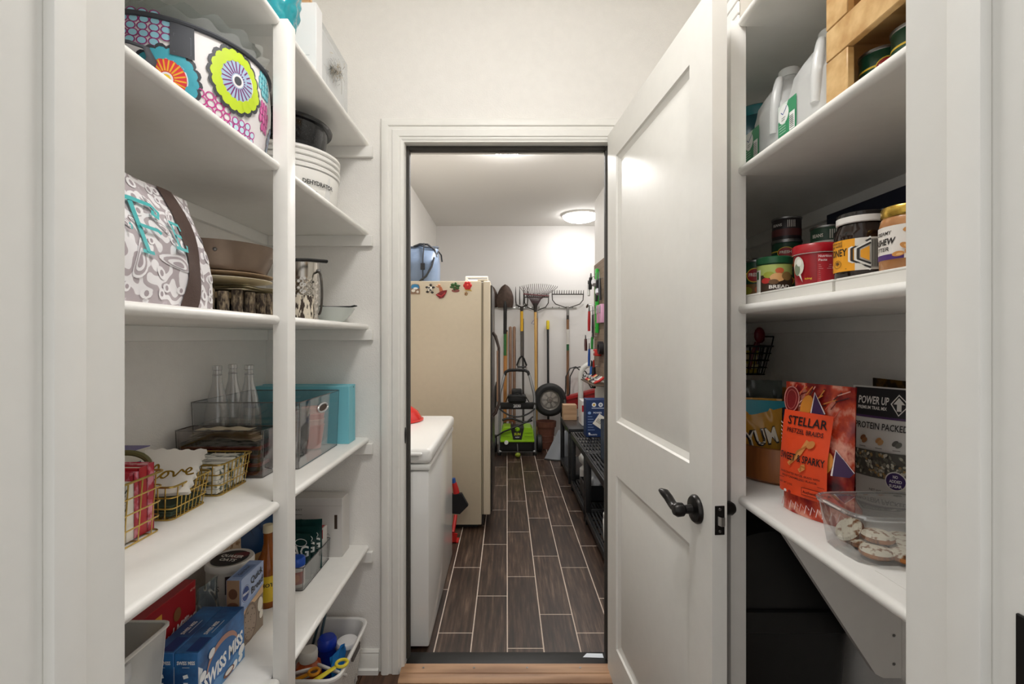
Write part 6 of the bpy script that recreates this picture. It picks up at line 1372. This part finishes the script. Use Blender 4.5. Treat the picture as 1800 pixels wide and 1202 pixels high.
# ---- pegboard and hanging hand tools on the right wall
PB = thing('pegboard', 'brown pegboard with hand tools on the right wall', 'pegboard', (RX, 0, 0)); PBX = RX - .014
MB().box(-.012, -.0005, 3.9, 4.82, .92, 2.07, 0, .001, 1).build('board', plain('#8a7765', .7, var=.05), PB)
ho = MB()
for j in range(22):
    for i in range(17): ho.lathe([(0, 0), (.004, 0), (.004, -.0006), (0, -.0006)], 6, (-.0122, 3.94 + i * .052, .95 + j * .052), 'X')
h_ = ho.build('peg_holes', plain('#1d1815', .9), PB); h_['kind'] = 'stuff'
def hang(name, lab, y, z, cat=None): return thing(name, lab, cat or name.split('_')[-1], (PBX, y, z))
LV = thing('spirit_level', 'bright green spirit level hung upright on the pegboard', 'level', (PBX - .02, 4.56, 1.38)); MB().box(-.014, .014, -.027, .027, 0, .62, 0, .003).build('level_body', plain('#35b53f', .35), LV)
for k_ in range(9): MB().cyl((-.0145, 0, .05 + k_ * .065), .007, -.0005, .0005, 10, 0, 'X').build('slot', plain('#14331a', .6), LV)
rd = random.Random(19)
def handtool(lab, y, z, L_, col, col2, w=.014, out=.05, cat='tool', rot=0):
    t = thing('hand_tool', lab, cat, (PBX - out, y, z)); t.rotation_euler = (R(rot), 0, 0)
    MB().tube([(0, 0, 0), (0, 0, -L_ * .5), (0, 0, -L_)], [w * .8, w, w * .9], 8).build('handle', plain(col, .4), t); MB().tube([(0, 0, 0), (0, .004, L_ * .35)], [w * .5, w * .3], 6).build('shaft', plain(col2, .35, .6), t); MB().tube([(0, 0, .0), (out * .9, 0, .01)], .003, 5).build('peg_hook', STEEL, t)
specs = [('white handled scraper high on the pegboard edge', 4.74, 1.87, .12, '#d6d6d4', '#6a6a6a', .014, .07, -12), ('black trigger clamp above the green level', 4.66, 1.93, .12, '#2a2a2c', '#8a8a8a', .02, .06, 20), ('white ball ended clamp beside the green level', 4.5, 1.88, .06, '#d2d2d6', '#1c1c20', .028, .06, -40), ('second white ball ended clamp lower on the pegboard', 4.36, 1.78, .05, '#cfcfd6', '#1f1f26', .026, .05, -30), ('brown handled pliers in the middle of the pegboard', 4.72, 1.66, .05, '#5a3a2c', '#4a4a4a', .012, .08, 70), ('red handled screwdriver on the far edge of the pegboard', 4.75, 1.60, .20, '#b5262a', '#5a5a5a', .015, .06, 3), ('black handled file beside the red screwdriver', 4.66, 1.56, .24, '#25282c', '#7a7a7a', .012, .04, 0), ('dark red pliers low on the pegboard edge', 4.785, 1.32, .12, '#4a2422', '#5a5a5a', .016, .09, -8), ('green handled chisel under the level', 4.64, 1.34, .12, '#2f8a3c', '#8a8a8a', .014, .05, 4), ('blue handled pliers hanging low on the pegboard', 4.69, 1.22, .17, '#1f4a9a', '#5a5a5a', .013, .07, 5), ('blue rubber mallet handle near the shelf boxes', 4.62, 1.05, .17, '#2a62ad', '#30343c', .02, .06, 0), ('black and red driver near the shelf boxes', 4.50, 1.05, .2, '#1c1c20', '#a8281f', .022, .06, 0), ('black shears above the pink packets', 4.38, 1.87, .2, '#1b1c20', '#8a8a8a', .014, .05, 10), ('black snips hanging near the door side of the pegboard', 4.27, 1.87, .2, '#222428', '#8f8f8f', .014, .05, -6)]
for a in specs: handtool(a[0], a[1], a[2], a[3], a[4], a[5], a[6], a[7], 'hand tool', a[8])
for y, z, c, lab in ((4.43, 1.47, '#c98fae', 'pink blister packet hung on the pegboard, nearer the level'), (4.30, 1.47, '#d3a0bd', 'pink blister packet hung on the pegboard, nearer the doorway')):
    t = thing('blister_pack', lab, 'packet', (PBX - .02, y, z)); MB().box(-.02, .015, -.045, .045, 0, .17, 0, .004).build('card', plain(c, .4), t); MB().box(-.03, -.0205, -.03, .03, .09, .16, 0, .004).build('bubble', clear('#d9d2da', .15, .05, .3), t)
t = thing('tape_roll', 'black roll of tape hung on the pegboard', 'tape', (PBX - .03, 4.33, 1.24)); MB().lathe([(.035, -.02), (.06, -.02), (.06, .02), (.035, .02), (.035, -.02)], 28, (0, 0, 0), 'X').build('roll', plain('#1d1c1f', .5), t)
t = thing('red_tool_case', 'small red case held on the pegboard', 'case', (PBX - .035, 4.46, 1.16)); MB().box(-.03, .03, -.05, .05, 0, .065, 0, .008).build('case_body', plain('#c22a22', .35), t); MB().box(-.034, -.0305, -.02, .02, .025, .045, 0, .002).build('label_plate', plain('#e0d9c9', .5), t)
tray = thing('tool_ledge', 'narrow ledge of loose hand tools under the pegboard', 'ledge', (PBX - .07, 4.45, .905)); MB().box(-.07, .08, -.33, .33, 0, .012, 0, .003).build('ledge_board', plain('#5a4a3c', .6), tray)
for i in range(10):
    c = ['#c22a22', '#d9d6d0', '#8a8a8a', '#2a2a2e', '#e0c08a', '#c9302a'][i % 6]; y = 4.16 + i * .063; kind = ['red', 'white', 'grey', 'black', 'tan', 'scarlet'][i % 6]
    t = thing('clamp', '%s spring clamp on the ledge, %s' % (kind, 'nearer the doorway' if i < 6 else 'nearer the tool wall'), 'clamp', (PBX - .075 + rd.uniform(-.01, .01), y, .9185), rd.uniform(-8, 8)); zc_ = .012
    MB().tube([(-.05, 0, zc_), (0, .004, zc_ + .02), (.04, .0, zc_ + .05)], [.010, .013, .011], 8).build('jaw', plain(c, .4), t); MB().tube([(-.045, .012, zc_ + .03), (0, .008, zc_ + .022), (.045, .008, zc_ + .01)], [.009, .012, .010], 8).build('jaw', plain('#3a3a3d' if i % 2 else '#c9c9c6', .35), t)
